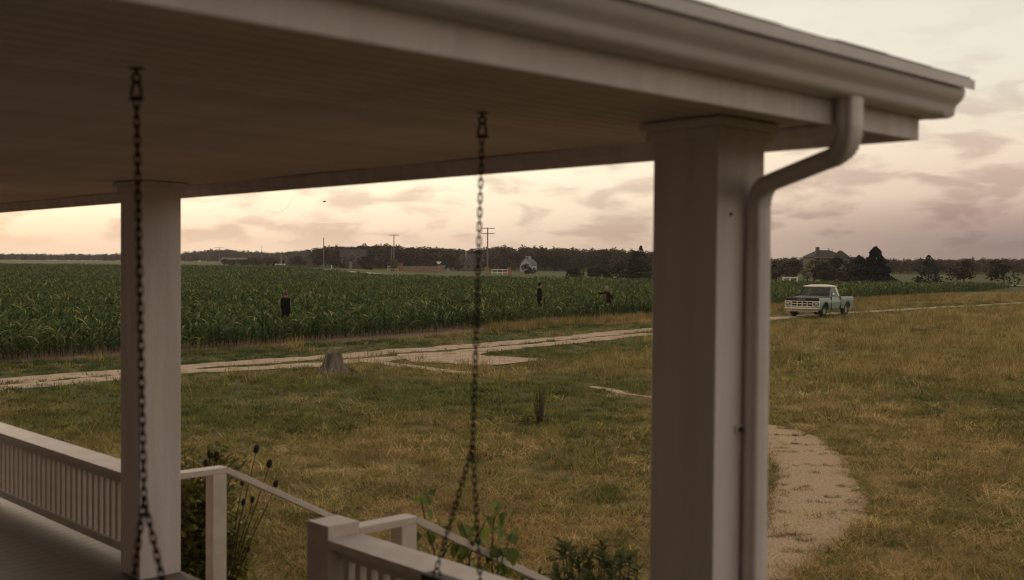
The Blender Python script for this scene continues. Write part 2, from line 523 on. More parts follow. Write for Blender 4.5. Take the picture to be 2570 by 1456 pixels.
def poly_sheet(name, poly, m, dz, label):
    """irregular sheet: a fine grid clipped by a noisy outline"""
    xs_ = [p[0] for p in poly]; ys_ = [p[1] for p in poly]
    st = .065; mb = MB(); idx = {}
    x0, y0 = min(xs_), min(ys_)
    nx, ny = int((max(xs_) - x0) / st) + 1, int((max(ys_) - y0) / st) + 1
    def vid(i, j):
        if (i, j) not in idx:
            x, y = x0 + i * st + .03 * mnoise.noise(Vector((i * .7, j * .7, 1))), y0 + j * st + .03 * mnoise.noise(Vector((i * .7, j * .7, 6)))
            idx[(i, j)] = len(mb.v); mb.v.append((x, y, th(x, y) + dz))
        return idx[(i, j)]
    for i in range(nx):
        for j in range(ny):
            cxx, cyy = x0 + (i + .5) * st, y0 + (j + .5) * st
            n = .10 * mnoise.noise(Vector((cxx * 1.5, cyy * 1.5, 2))) + .08 * mnoise.noise(Vector((cxx * 6, cyy * 6, 4)))
            if inside((cxx + n, cyy + n), poly):
                mb.f.append((vid(i, j), vid(i + 1, j), vid(i + 1, j + 1), vid(i, j + 1))); mb.m.append(0)
    return tag(mb.build(name, m, None, True), label, kind='structure')
poly_sheet('dirt_track', JUNC, DIRT, .032, 'wide worn dirt patch where the tracks meet')
def path_strip():
    def resamp(pl, n):
        L_ = [0]
        for a, b in zip(pl, pl[1:]): L_.append(L_[-1] + math.hypot(b[0] - a[0], b[1] - a[1]))
        out = []; k = 0
        for i in range(n):
            t = i / (n - 1) * (len(pl) - 1); k = min(int(t), len(pl) - 2); f = t - k
            out.append((pl[k][0] + (pl[k + 1][0] - pl[k][0]) * f, pl[k][1] + (pl[k + 1][1] - pl[k][1]) * f))
        return out
    A, B = resamp(PATH_R, 420), resamp(PATH_L, 420); rows = []
    for i, (a, b) in enumerate(zip(A, B)):
        n1 = .07 * mnoise.noise(Vector((a[0] * 2, a[1] * 2, 1))) + .05 * mnoise.noise(Vector((a[0] * 7, a[1] * 7, 2)))
        n2 = .07 * mnoise.noise(Vector((b[0] * 2, b[1] * 2, 3))) + .05 * mnoise.noise(Vector((b[0] * 7, b[1] * 7, 4)))
        w = math.hypot(a[0] - b[0], a[1] - b[1]); row = []
        for k in range(9):
            t = k / 8 * (1 + (n1 + n2) / w) - n1 / w
            x, y = a[0] + (b[0] - a[0]) * t, a[1] + (b[1] - a[1]) * t
            row.append((x, y, th(x, y) + .022 - (.02 if k in (0, 8) else 0) + .006 * mnoise.noise(Vector((x * 3, y * 3, 5)))))
        rows.append(row)
    tag(MB().grid(rows).build('gravel_path', GRAVEL, None, True), 'curved pale gravel path at the porch', kind='structure')
path_strip()

# ------------------------------------------------------------------ scattering
def scatter(name, pts, rots, scl, idx, variants, label, cat=None):
    me = bpy.data.meshes.new(name)
    me.from_pydata([tuple(p) for p in pts], [], [])
    for an, ty, data in (('rot', 'FLOAT_VECTOR', np.asarray(rots, dtype=np.float32).ravel()),
                         ('scl', 'FLOAT_VECTOR', np.asarray(scl, dtype=np.float32).ravel())):
        a = me.attributes.new(an, ty, 'POINT'); a.data.foreach_set('vector', data)
    a = me.attributes.new('idx', 'INT', 'POINT'); a.data.foreach_set('value', np.asarray(idx, dtype=np.int32))
    o = link(bpy.data.objects.new(name, me))
    vc = bpy.data.collections.new(name + '_kinds')
    for i, v in enumerate(variants):
        vc.objects.link(bpy.data.objects.new('%s_kind_%02d' % (name, i), v))
    ng = bpy.data.node_groups.new(name + '_nodes', 'GeometryNodeTree')
    ng.interface.new_socket('Geometry', in_out='INPUT', socket_type='NodeSocketGeometry')
    ng.interface.new_socket('Geometry', in_out='OUTPUT', socket_type='NodeSocketGeometry')
    N, L = ng.nodes, ng.links
    gi, go = N.new('NodeGroupInput'), N.new('NodeGroupOutput')
    iop = N.new('GeometryNodeInstanceOnPoints'); iop.inputs['Pick Instance'].default_value = True
    ci = N.new('GeometryNodeCollectionInfo'); ci.inputs['Collection'].default_value = vc
    ci.inputs['Separate Children'].default_value = True; ci.inputs['Reset Children'].default_value = True
    def na(nm, ty):
        n = N.new('GeometryNodeInputNamedAttribute'); n.data_type = ty; n.inputs['Name'].default_value = nm
        return n.outputs['Attribute']
    L.new(gi.outputs[0], iop.inputs['Points']); L.new(ci.outputs[0], iop.inputs['Instance'])
    L.new(na('rot', 'FLOAT_VECTOR'), iop.inputs['Rotation']); L.new(na('scl', 'FLOAT_VECTOR'), iop.inputs['Scale'])
    L.new(na('idx', 'INT'), iop.inputs['Instance Index'])
    L.new(iop.outputs[0], go.inputs[0])
    md = o.modifiers.new('scatter', 'NODES'); md.node_group = ng
    return tag(o, label, cat, kind='stuff')

def blade(mb, base, az, lean, length, w, curl, mi=0, seg=3):
    """one grass blade: a tapering strip that bends over"""
    p = Vector(base); ang = lean
    d2 = Vector((math.cos(az), math.sin(az), 0)); side = Vector((-math.sin(az), math.cos(az), 0))
    rows = []
    for k in range(seg + 1):
        ww = w * (1 - (k / seg) ** 1.5) + .0006
        rows.append((p - side * ww / 2, p + side * ww / 2))
        p = p + (d2 * math.sin(ang) + Vector((0, 0, math.cos(ang)))) * length / seg
        ang += curl / seg
    mb.grid(rows, mi)

GRASS_G = world_mix_mat('green_grass', (.115, .122, .028), (.25, .225, .054), 1.2, trans=.30, rand=.38, cc=(.30, .225, .066), cscale=.35)
GRASS_V = world_mix_mat('verge_grass', (.055, .080, .022), (.105, .122, .036), .8, trans=.25, rand=.3)
GRASS_S = world_mix_mat('dry_straw', (.34, .215, .082), (.62, .415, .175), 1.5, trans=.15, rand=.45, cc=(.34, .23, .09), cscale=.5)
GRASS_D = world_mix_mat('tall_dry_grass', (.26, .18, .07), (.43, .30, .125), 1.5, trans=.2, rand=.3, cc=(.15, .14, .045), cscale=.4)
def clump(kind, sd):
    R = random.Random(sd); mb = MB()
    if kind == 'green':
        for _ in range(26):
            blade(mb, (R.gauss(0, .07), R.gauss(0, .07), 0), R.uniform(0, 6.28), R.uniform(.1, .7), R.uniform(.08, .17), R.uniform(.006, .010), R.uniform(.3, 1.3))
        m = [GRASS_G]
    elif kind == 'lush':
        for _ in range(30):
            blade(mb, (R.gauss(0, .08), R.gauss(0, .08), 0), R.uniform(0, 6.28), R.uniform(.3, 1.0), R.uniform(.08, .16), R.uniform(.008, .013), R.uniform(.3, 1.2))
        m = [GRASS_V]
    elif kind == 'straw':
        for _ in range(40):
            blade(mb, (R.gauss(0, .11), R.gauss(0, .11), R.uniform(0, .03)), R.uniform(0, 6.28), R.uniform(.6, 1.45), R.uniform(.07, .22), R.uniform(.0025, .0055), R.uniform(-.1, .8), 0)
        for _ in range(9):
            blade(mb, (R.gauss(0, .10), R.gauss(0, .10), 0), R.uniform(0, 6.28), R.uniform(.2, .8), R.uniform(.08, .17), R.uniform(.005, .008), R.uniform(.3, 1.2), 1)
        m = [GRASS_S, GRASS_G]
    elif kind == 'tall':
        for _ in range(26):
            blade(mb, (R.gauss(0, .09), R.gauss(0, .09), 0), R.uniform(0, 6.28), R.uniform(0, .45), R.uniform(.22, .42), R.uniform(.006, .011), R.uniform(.1, .9), 0 if R.random() < .7 else 1)
        m = [GRASS_D, GRASS_G]
    elif kind == 'stalk':
        for _ in range(7):
            az = R.uniform(0, 6.28); le = R.uniform(.05, .4); L_ = R.uniform(.35, .6); b0 = (R.gauss(0, .08), R.gauss(0, .08), 0)
            blade(mb, b0, az, le, L_, .004, R.uniform(.05, .3))
            tip = Vector(b0) + Vector((math.cos(az) * math.sin(le + .1), math.sin(az) * math.sin(le + .1), math.cos(le + .1))) * L_ * .9
            for _k in range(6):
                blade(mb, tip - Vector((0, 0, R.uniform(0, .09))), R.uniform(0, 6.28), R.uniform(.3, 1.0), R.uniform(.02, .05), .006, .3)
        m = [GRASS_D]
    else:  # leafy weed tuft
        for _ in range(16):
            blade(mb, (R.gauss(0, .04), R.gauss(0, .04), 0), R.uniform(0, 6.28), R.uniform(.4, 1.2), R.uniform(.08, .2), R.uniform(.015, .03), R.uniform(.2, 1.0))
        m = [GRASS_G]
    return mb.mesh('grass_' + kind, m)
VAR = [clump('green', i) for i in range(5)] + [clump('straw', 20 + i) for i in range(6)] + [clump('tall', 40 + i) for i in range(4)] + [clump('weed', 60 + i) for i in range(3)] + [clump('lush', 80 + i) for i in range(4)] + [clump('stalk', 90 + i) for i in range(3)]

A_ = Vector((math.sin(math.radians(46.35)), math.cos(math.radians(46.35))))
B_ = Vector((-A_.y, A_.x))
def in_porch(x, y):
    u, v = x * A_.x + y * A_.y, x * B_.x + y * B_.y
    return u < 3.75 and v > 1.6 or (u < 5.1 and 4.9 < v < 7.4)
STUMP_P = gp(835, 940)
TRUCK_P = atx(2013, 61.6)
def scatter_grass():
    pts, rot, scl, idx = [], [], [], []
    def zone(y0, y1, dens, s, half=.56):
        area = half * (y1 * y1 - y0 * y0)
        for _ in range(int(area * dens)):
            y = math.sqrt(rng.uniform(y0 * y0, y1 * y1)); x = rng.uniform(-half, half) * y
            if in_porch(x, y): continue
            if math.hypot(x - STUMP_P[0], y - STUMP_P[1]) < .55: continue
            if y > edge_y(x) - .2: continue
            if on_dirt(x, y):
                if rng.random() > .03: continue
            st = straw(x, y)
            r = rng.random()
            if r < st:
                if y > 24 and rng.random() < .22: k = 11 + rng.integers(4)
                else: k = 5 + rng.integers(6)
            else:
                k = rng.integers(5) if rng.random() < .985 else 15 + rng.integers(3)
                if rng.random() < (.85 - 1.6 * st if y > edge_y(x) - 7 or dist_poly((x, y), RUT_B) < 1.5 else .30 - .5 * st): k = 18 + rng.integers(4)
            if y > 14 and rng.random() < .012: k = 22 + rng.integers(3)
            if 11 <= k < 15 and (math.hypot(x - TRUCK_P[0], y - TRUCK_P[1]) < 3.2 or math.hypot(x - STUMP_P[0], y - STUMP_P[1]) < 1.6): k = rng.integers(5)
            q = s * rng.uniform(.7, 1.25) * (1 + .35 * mnoise.noise(Vector((x * .5, y * .5, 7))))
            if x > .28 * y - 3.5 and y > 26: q *= 1.12
            if math.hypot(x - TRUCK_P[0], y - TRUCK_P[1]) < 3.2: q *= .65
            if y > 26 and dist_poly((x, y), RUT_A) < 3: q *= .75
            pts.append((x, y, th(x, y) - .005)); rot.append((rng.normal(0, .12), rng.normal(0, .12), rng.uniform(0, 6.28)))
            scl.append((q * 1.15, q * 1.15, q * rng.uniform(.5, .85))); idx.append(k)
    zone(5.5, 13, 62, .95); zone(13, 22, 38, 1.05); zone(22, 36, 17, 1.25); zone(36, 60, 9, 1.45); zone(60, 125, 4, 1.8)
    # the verge at the corn edge: taller dry tufts
    fringe = []
    for pl, w in ((PATH_R, .10), (PATH_L, .10), (JUNC + JUNC[:1], .16)):
        for (x0, y0), (x1, y1) in zip(pl, pl[1:]):
            L_ = math.hypot(x1 - x0, y1 - y0)
            for _ in range(int(L_ * 24)):
                t = rng.random(); fringe.append((x0 + (x1 - x0) * t + rng.normal(0, w), y0 + (y1 - y0) * t + rng.normal(0, w)))
    for x, y in fringe:
        q = rng.uniform(.35, .75)
        pts.append((x, y, th(x, y))); rot.append((0, 0, rng.uniform(0, 6.28))); scl.append((q, q, q * .55)); idx.append(rng.integers(5) if rng.random() < .6 else 5 + rng.integers(6))
    xs_ = [p[0] for p in PATHPOLY]; ys_ = [p[1] for p in PATHPOLY]
    for _ in range(170):
        x, y = rng.uniform(min(xs_), max(xs_)), rng.uniform(min(ys_), max(ys_))
        if not inside((x, y), PATHPOLY): continue
        for _k in range(rng.integers(2, 6)):
            q = rng.uniform(.3, .6)
            pts.append((x + rng.normal(0, .10), y + rng.normal(0, .04), th(x, y) + .02)); rot.append((0, 0, rng.uniform(0, 6.28))); scl.append((q, q, q * .6)); idx.append(rng.integers(5))
    for _ in range(1500):
        x = rng.uniform(-1, 45); y = edge_y(x) - abs(rng.normal(0, .8)) + .4
        if on_dirt(x, y): continue
        if x < -2 and rng.random() < .75: continue
        q = rng.uniform(.8, 1.5)
        pts.append((x, y, th(x, y))); rot.append((0, 0, rng.uniform(0, 6.28))); scl.append((q, q, q)); idx.append(11 + rng.integers(4))
    scatter('meadow_grass', pts, rot, scl, idx, VAR, 'matted yard grass, part green and part dry straw')
    return len(pts)
NG = scatter_grass()

# ------------------------------------------------------------------ corn
CORN = world_mix_mat('corn_leaf', (.038, .068, .016), (.072, .108, .028), .35, rough=.6, trans=.25, rand=.35, cc=(.085, .110, .028), cscale=.12)
CORN_Y = world_mix_mat('corn_leaf_yellowing', (.20, .20, .055), (.33, .26, .10), 2.0, rough=.6, trans=.25, rand=.3)
CORN_P = world_mix_mat('pale_corn_leaf', (.13, .17, .04), (.20, .23, .06), 2.0, rough=.6, trans=.3, rand=.1)
STALK = world_mix_mat('corn_stalk', (.07, .09, .028), (.11, .12, .04), .6, rand=.25)
def corn_leaf(mb, R, base, az, L_, w, up, droop, mi):
    p = Vector(base); ang = up
    d2 = Vector((math.cos(az), math.sin(az), 0)); side = Vector((-math.sin(az), math.cos(az), 0))
    rows = []; n = 6
    tw = R.uniform(-.5, .5)
    for k in range(n + 1):
        t = k / n
        ww = w * (.45 + .55 * min(1, t * 4)) * (1 - t ** 2.2) + .003
        s2 = side * math.cos(tw * t * 2) + Vector((0, 0, 1)) * math.sin(tw * t * 2)
        c = p - Vector((0, 0, ww * .22))
        rows.append((p - s2 * ww / 2, c, p + s2 * ww / 2))
        p = p + (d2 * math.sin(ang) + Vector((0, 0, math.cos(ang)))) * L_ / n
        ang += droop / n
    mb.grid(rows, mi)
def corn_meshes(sd):
    R = random.Random(sd)
    st = MB(); H = R.uniform(.52, .66)
    bend = R.uniform(-.04, .04)
    st.tube([(0, 0, -.02), (bend * .3, 0, H * .5), (bend, 0, H)], [.013, .011, .006], 5)
    lf = MB(); n = R.randint(9, 11); a0 = R.uniform(0, 6.28)
    for i in range(n):
        t = (i + .6) / n
        z = .06 + H * .95 * t
        az = a0 + (PI if i % 2 else 0) + R.uniform(-.5, .5)
        L_ = (.30 + .28 * math.sin(PI * min(1, t * .9 + .12))) * R.uniform(.85, 1.15)
        top = i >= n - 3
        yel = R.random() < (.16 if top else .05)
        corn_leaf(lf, R, (bend * t, 0, z), az, L_, R.uniform(.055, .08), R.uniform(.1, .35) if top else R.uniform(.35, .75),
                  R.uniform(1.2, 2.1), 1 if yel else 0)
    return st, lf
corn_sep, corn_all = [], []
for i in range(8):
    st, lf = corn_meshes(100 + i)
    corn_sep.append((st.mesh('stalk', STALK, True), lf.mesh('foliage', [CORN, CORN_Y], False)))
    al = MB(); al.add(st.v, st.f, 2); n0 = len(al.v)
    al.v += lf.v; al.f += [tuple(q + n0 for q in f) for f in lf.f]; al.m += lf.m
    corn_all.append(al.mesh('corn', [CORN, CORN_Y, STALK]))
PEOPLE = [atx(716, 44.0), atx(1354, 60.5), atx(1529, 61)]
TRUCK_P = atx(2013, 61.6)
FIELD_BACK = [(-900, 250), (300, 250), (700, 250), (790, 215), (960, 172), (1300, 166), (1640, 156), (2000, 146), (2800, 150)]
def field_back(px):
    for (a, b), (c, d) in zip(FIELD_BACK, FIELD_BACK[1:]):
        if px <= c: return b + (d - b) * (px - a) / (c - a)
    return 150
def scatter_corn():
    P = []
    u = Vector((.565, .825)).normalized()          # rows run along the field edge
    nrm = Vector((-u.y, u.x))
    o = Vector(EDGE[1])
    for row in range(0, 1200):
        dr = row * .58
        if dr > 340: break
        s = -60.0
        while s < 330:
            x = o.x + u.x * s + nrm.x * dr; y = o.y + u.y * s + nrm.y * dr
            step = .24 if y < 75 else (.36 if y < 110 else (.62 if y < 170 else .9))
            s += step * random.uniform(.8, 1.25)
            if y < 30 or abs(x) > .53 * y + 3: continue
            if y > 110 and row % 2 and random.random() < .5: continue
            x += random.gauss(0, .05); y += random.gauss(0, .06)
            if y < edge_y(x) + .25 * mnoise.noise(Vector((x * .5, y * .5, 3))): continue
            px = CX + F * x / y
            if y > field_back(px): continue
            if random.random() < .06 + .30 * max(0, mnoise.noise(Vector((x * .35, y * .35, 6)))): continue
            if any((x - a) ** 2 + (y - b) ** 2 < .14 for a, b in PEOPLE): continue
            P.append((x, y))
    P.sort(key=lambda p: (p[1] - edge_y(p[0])) * .9 + p[1] * .12)
    vis = [p for p in P if abs(p[0]) < .46 * p[1]]
    near = set(vis[:300])
    k = 0
    first = {}
    for (x, y) in vis[:300]:
        v = k % 8
        s = random.uniform(.74, 1.2)
        r = empty('corn_plant', (x, y, th(x, y)), random.uniform(0, 6.28))
        r.scale = (s, s, s * random.uniform(.9, 1.1))
        tag(r, 'knee-high young green corn plant in the front rows at the field edge', 'corn plant', 'corn plants along the front edge of the field')
        place('stalk', corn_sep[v][0], r)
        fo = place('foliage', corn_sep[v][1], r); fo['kind'] = 'stuff'
        k += 1
    for (px, py, sc_, v, lab) in ((476, 888, .80, 2, 'small pale yellow-green corn plant standing alone in front of the field, beside the left column'),
                                  (500, 884, .62, 5, 'smallest pale corn plant, just right of the lone yellow-green one')):
        x, y = gp(px, py)
        r = empty('corn_plant', (x, y, th(x, y)), 1.0 + v); r.scale = (sc_, sc_, sc_)
        tag(r, lab, 'corn plant', 'pale corn plants set apart from the field')
        place('stalk', corn_sep[v][0], r)
        me = corn_sep[v][1].copy(); me.materials[0] = CORN_P
        fo = place('foliage', me, r); fo['kind'] = 'stuff'
    pts, rot, scl, idx = [], [], [], []
    for (x, y) in P:
        if (x, y) in near: continue
        s = random.uniform(.8, 1.28) * (1 + .16 * sstep(90, 180, y)) * (1 + .22 * mnoise.noise(Vector((x * .16, y * .16, 2))))
        for a, b in PEOPLE:
            if 0 < b - y < 9 and abs(x / y - a / b) < .018: s *= .84 if b < 50 else .84
        wd = s * (1 + .5 * sstep(100, 170, y))
        pts.append((x, y, th(x, y))); rot.append((random.gauss(0, .09), random.gauss(0, .09), random.uniform(0, 6.28)))
        scl.append((wd, wd, s)); idx.append(random.randrange(8))
    scatter('corn_field', pts, rot, scl, idx, corn_all, 'broad field of dark green young corn reaching back to the road', 'corn field')
    return len(pts)
NC = scatter_corn()
def soil_strip():
    rows = []
    for i in range(0, 90):
        x = -32 + i * .9
        y0 = edge_y(x)
        rows.append([(x, y0 - .35 + .35 * mnoise.noise(Vector((x, 0, 1))), th(x, y0 - .6) + .006), (x, y0 + .6, th(x, y0 + .6) + .02), (x, y0 + 8, th(x, y0 + 8) + .02),
                     (x, y0 + 30, th(x, y0 + 30) + .02)])
    tag(MB().grid(rows).build('field_soil', SOIL, None, True), 'brown bare soil under the corn', kind='structure')
soil_strip()
# ------------------------------------------------------------------ far setting: road
ROAD = mat('pale_road', (.30, .26, .20), (.36, .31, .25), .8, .9)
def road():
    pl = [atx(q[0], q[1]) for q in ((690, 305), (760, 277), (880, 236), (1010, 204), (1300, 190), (1640, 184), (2100, 176), (2800, 172))]
    rows = []
    for (x0, y0), (x1, y1) in zip(pl, pl[1:]):
        k = max(2, int(math.hypot(x1 - x0, y1 - y0) / 6))
        d = Vector((x1 - x0, y1 - y0)).normalized(); nn = Vector((-d.y, d.x))
        for i in range(k):
            x, y = x0 + (x1 - x0) * i / k, y0 + (y1 - y0) * i / k
            rows.append([(x + nn.x * w, y + nn.y * w, th(x + nn.x * w, y + nn.y * w) + .10) for w in (-3.2, 0, 3.2)])
    tag(MB().grid(rows).build('road', ROAD, None, True), 'pale country road behind the corn field', kind='structure')
road()

# ------------------------------------------------------------------ porch
EYEZ = EYE
porch = empty('farmhouse_porch', (0, 0, 0), math.radians(43.65))
tag(porch, 'white painted farmhouse porch with square columns, railing, gutter and downspout', 'porch')
FLOOR_Z, CEIL_Z, FB_Z = .703, 3.413, 3.330
UC, V1, V2, UF, VF = 3.4685, 2.5484, 7.2659, 3.8084, 1.8905
V_END = 13.5
def column(v):
    c = MB().box((UC - .15, v - .15, FLOOR_Z), (UC + .15, v + .15, CEIL_Z - .001)).build('column', PAINT, porch, bevel=.006)
    MB().box((UC - .172, v - .172, CEIL_Z - .075), (UC + .172, v + .172, CEIL_Z - .035)).build('capital', PAINT, c, bevel=.006)
    MB().box((UC - .19, v - .19, CEIL_Z - .035), (UC + .19, v + .19, CEIL_Z - .003)).build('capital', PAINT, c, bevel=.006)
    return c
column(V1); column(V2); column(V2 + 4.717)
# ceiling of narrow boards
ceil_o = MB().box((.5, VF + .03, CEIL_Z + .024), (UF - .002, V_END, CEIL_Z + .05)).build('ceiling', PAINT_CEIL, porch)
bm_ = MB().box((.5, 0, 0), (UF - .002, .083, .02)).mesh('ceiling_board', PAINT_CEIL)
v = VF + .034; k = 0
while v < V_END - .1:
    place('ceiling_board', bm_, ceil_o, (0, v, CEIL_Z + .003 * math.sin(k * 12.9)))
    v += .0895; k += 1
# fascias
MB().box((-4, VF, FB_Z), (UF + .03, VF + .026, 3.52)).build('side_fascia', PAINT, porch, bevel=.003)
ff = MB().box((UF, VF + .0265, FB_Z), (UF + .029, V_END, 3.52)).build('front_fascia', PAINT, porch, bevel=.003)
MB().box((UF - .016, VF + .03, FB_Z + .034), (UF - .001, V_END, CEIL_Z - .002)).build('trim_board', PAINT, ff, bevel=.003)
# roof with a hip
EV, EU, EZ = 1.775, 3.955, 3.528
SL = .245
def roof():
    mb = MB(); t = 4.0
    a, b = (-4, EV, EZ), (EU, EV, EZ)
    c, d = (EU - t, EV + t, EZ + SL * t), (-4, EV + t, EZ + SL * t)
    e, f = (EU, V_END, EZ), (EU - t, V_END, EZ + SL * t)
    def up(q): return (q[0], q[1], q[2] + .022)
    for quad in ((a, b, c, d), (b, e, f, c)):
        n = len(mb.v); mb.v += list(quad) + [up(q) for q in quad]
        for fc in ((3, 2, 1, 0), (4, 5, 6, 7), (0, 1, 5, 4), (1, 2, 6, 5), (2, 3, 7, 6), (3, 0, 4, 7)):
            mb.f.append(tuple(n + i for i in fc)); mb.m.append(0)
    r = mb.build('roof', SHINGLE, porch)
    MB().box((-4, EV - .034, EZ - .018), (EU + .002, EV - .030, EZ + .016)).build('drip_edge', ALU, r)
    # ridge caps up the hip
    cap = MB()
    cap.grid([[(-.02, -.13, -.030), (0, 0, .012), (-.02, .13, -.030)], [(-.26, -.13, -.030), (-.24, 0, .004), (-.26, .13, -.030)]])
    cap.grid([[(-.02, -.13, -.040), (0, 0, .002), (-.02, .13, -.040)], [(-.02, -.13, -.030), (0, 0, .012), (-.02, .13, -.030)]])
    cm = cap.mesh('hip_cap', SHINGLE)
    for i in range(24):
        s = .22 + i * .2
        o = place('hip_cap', cm, r, (EU - s / 1.414, EV + s / 1.414, EZ + .03 + SL * s / 1.414), (0, math.atan(SL / 1.414), -PI / 4))
    # shingle edge courses along the eave
    sm = MB().box((0, 0, 0), (.30, .16, .007)).mesh('shingle', SHINGLE)
    for i in range(26):
        x = EU - .02 - (i + 1) * .305
        place('shingle', sm, r, (x, EV - .028, EZ + .0225 - .028 * SL + .002 * (i % 3)), (math.atan(SL), 0, random.uniform(-.006, .006)))
roof()
GPROF = [(1.889, 3.524), (1.889, 3.414), (1.822, 3.414), (1.808, 3.420), (1.801, 3.432), (1.800, 3.446), (1.793, 3.458), (1.778, 3.470), (1.768, 3.484),
         (1.764, 3.500), (1.764, 3.512), (1.770, 3.517), (1.780, 3.513), (1.778, 3.502)]
def gutter():
    mb = MB(); rows = [[(u, a, b) for a, b in GPROF] for u in (-4, EU - .06, UF + .029 + (1.889 - 1.80))]
    mb.grid(rows)
    g = mb.build('gutter', ALU, porch, True)
    md = g.modifiers.new('thick', 'SOLIDIFY'); md.thickness = .0022
    # the same profile turned round the corner
    mb = MB(); mb.grid([[(UF + .0305 + (1.889 - a), vv, b) for a, b in GPROF] for vv in (1.80, V_END)])
    f2 = mb.build('gutter', ALU, porch, True)
    md = f2.modifiers.new('thick', 'SOLIDIFY'); md.thickness = .0022
gutter()
def sweep(mb, path, sec, scales=None):
    path = [Vector(p) for p in path]; N = len(path); ns = len(sec); base = len(mb.v); ref = None
    for i, p in enumerate(path):
        d = (path[min(i + 1, N - 1)] - path[max(i - 1, 0)]).normalized()
        if ref is None: ref = Vector((1, 0, 0))
        ref = (ref - d * ref.dot(d)).normalized(); q = d.cross(ref)
        s = scales[i] if scales else 1
        for a, b in sec: mb.v.append(tuple(p + ref * a * s + q * b * s))
    for i in range(N - 1):
        for k_ in range(ns):
            k2 = (k_ + 1) % ns
            mb.f.append((base + i * ns + k_, base + i * ns + k2, base + (i + 1) * ns + k2, base + (i + 1) * ns + k_)); mb.m.append(0)
def fillet(P, r, n=14):
    P = [Vector(p) for p in P]; out = [P[0]]
    for a, b, c in zip(P, P[1:], P[2:]):
        d1, d2 = (a - b).normalized(), (c - b).normalized()
        p0, p1 = b + d1 * r, b + d2 * r
        for i in range(n + 1):
            t = i / n
            out.append(p0 * (1 - t) ** 2 + b * 2 * t * (1 - t) + p1 * t * t)
    out.append(P[-1])
    return out
def downspout():
    sec = []
    for k_ in range(28):
        a = 2 * PI * k_ / 28; c, s = math.cos(a), math.sin(a)
        f_ = (abs(c) ** 5 + abs(s) ** 5) ** (-1 / 5)
        rib = 1 - .10 * (1 if (k_ % 4 == 1) else 0)
        sec.append((.041 * c * f_ * rib, .033 * s * f_ * rib))
    mb = MB()
    top, mid, low = (3.262, 1.842, 3.425), (3.262, 1.842, 3.245), (3.515, 2.352, 3.165)
    path = fillet([top, mid, low, (3.515, 2.352, 2.9)], .085)
    sc = [1 + (.055 * math.cos(i * PI) if (2 <= i <= 14 or 17 <= i <= 29) else 0) for i in range(len(path))]
    sweep(mb, path, sec, sc)
    d = mb.build('downspout', ALU, porch, True)
    mb = MB(); sweep(mb, [(3.515, 2.352, 2.93), (3.515, 2.352, 1.5), (3.515, 2.352, .12)], sec, [1.045] * 3)
    mb.build('downpipe', ALU, d, True)
    mb = MB()
    mb.box((3.440, 2.384, 2.247), (3.478, 2.3975, 2.273)).build('strap', ALU, d, bevel=.002)
    MB().lathe([(0, -.012), (.009, -.012), (.010, 0)], 10, axis='y', c=(3.455, 2.384, 2.26)).build('screw', CHAIN, d)
    MB().lathe([(0, -.006), (.006, -.006), (.006, 0)], 8, axis='y', c=(3.40, 2.398, 3.06)).build('nail', CHAIN, d)
downspout()
# railing between newel and corner column
def railing(v0, v1, nm='railing'):
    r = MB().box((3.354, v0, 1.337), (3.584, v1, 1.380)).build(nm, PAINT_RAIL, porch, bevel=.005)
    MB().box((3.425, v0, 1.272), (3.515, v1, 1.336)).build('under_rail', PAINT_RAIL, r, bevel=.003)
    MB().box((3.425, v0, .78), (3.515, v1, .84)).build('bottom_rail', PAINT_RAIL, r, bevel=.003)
    bm2 = MB().box((-.022, -.022, .841), (.022, .022, 1.271)).mesh('baluster', PAINT_RAIL)
    n = int((v1 - v0) / .102)
    for i in range(n):
        place('baluster', bm2, r, (3.47, v0 + (i + .5) * (v1 - v0) / n, 0))
    return r
PV, PW, PT = 5.0483, .2075, 1.449
railing(V1 + .151, PV - PW / 2 - .001)
railing(V2 + .151, V2 + 4.717 - .151)
MB().box((UC - PW / 2, PV - PW / 2, FLOOR_Z), (UC + PW / 2, PV + PW / 2, PT)).build('newel_post', PAINT_RAIL, porch, bevel=.006)
# stair handrails: level piece, then down the flight
def handrail(v, u0, top):
    U1 = 3.98; DROP = math.tan(math.radians(27.8))
    h = MB().box((u0, v - .055, top - .042), (U1, v + .055, top)).build('handrail', PAINT_RAIL, porch, bevel=.004)
    L_ = 1.25
    M = Matrix.Translation((U1 + .001, v, top - .021)) @ Matrix.Rotation(math.radians(27.8), 4, 'Y')
    MB().box((0, -.055, -.021), (L_, .055, .021), 0, M).build('sloping_rail', PAINT_RAIL, h, bevel=.004)
    MB().box((U1 - .112, v - .053, .0), (U1 - .004, v + .053, top - .043)).build('rail_post', PAINT_RAIL, h, bevel=.004)
    ue = U1 + L_ * math.cos(math.radians(27.8)) - .15
    MB().box((ue, v - .045, -.02), (ue + .09, v + .045, top - DROP * (ue - U1) - .065)).build('rail_post', PAINT_RAIL, h, bevel=.004)
handrail(V2 - .15 + .06, UC + .151, 1.393)
handrail(PV - PW / 2 + .055, UC + PW / 2 + .001, 1.412)
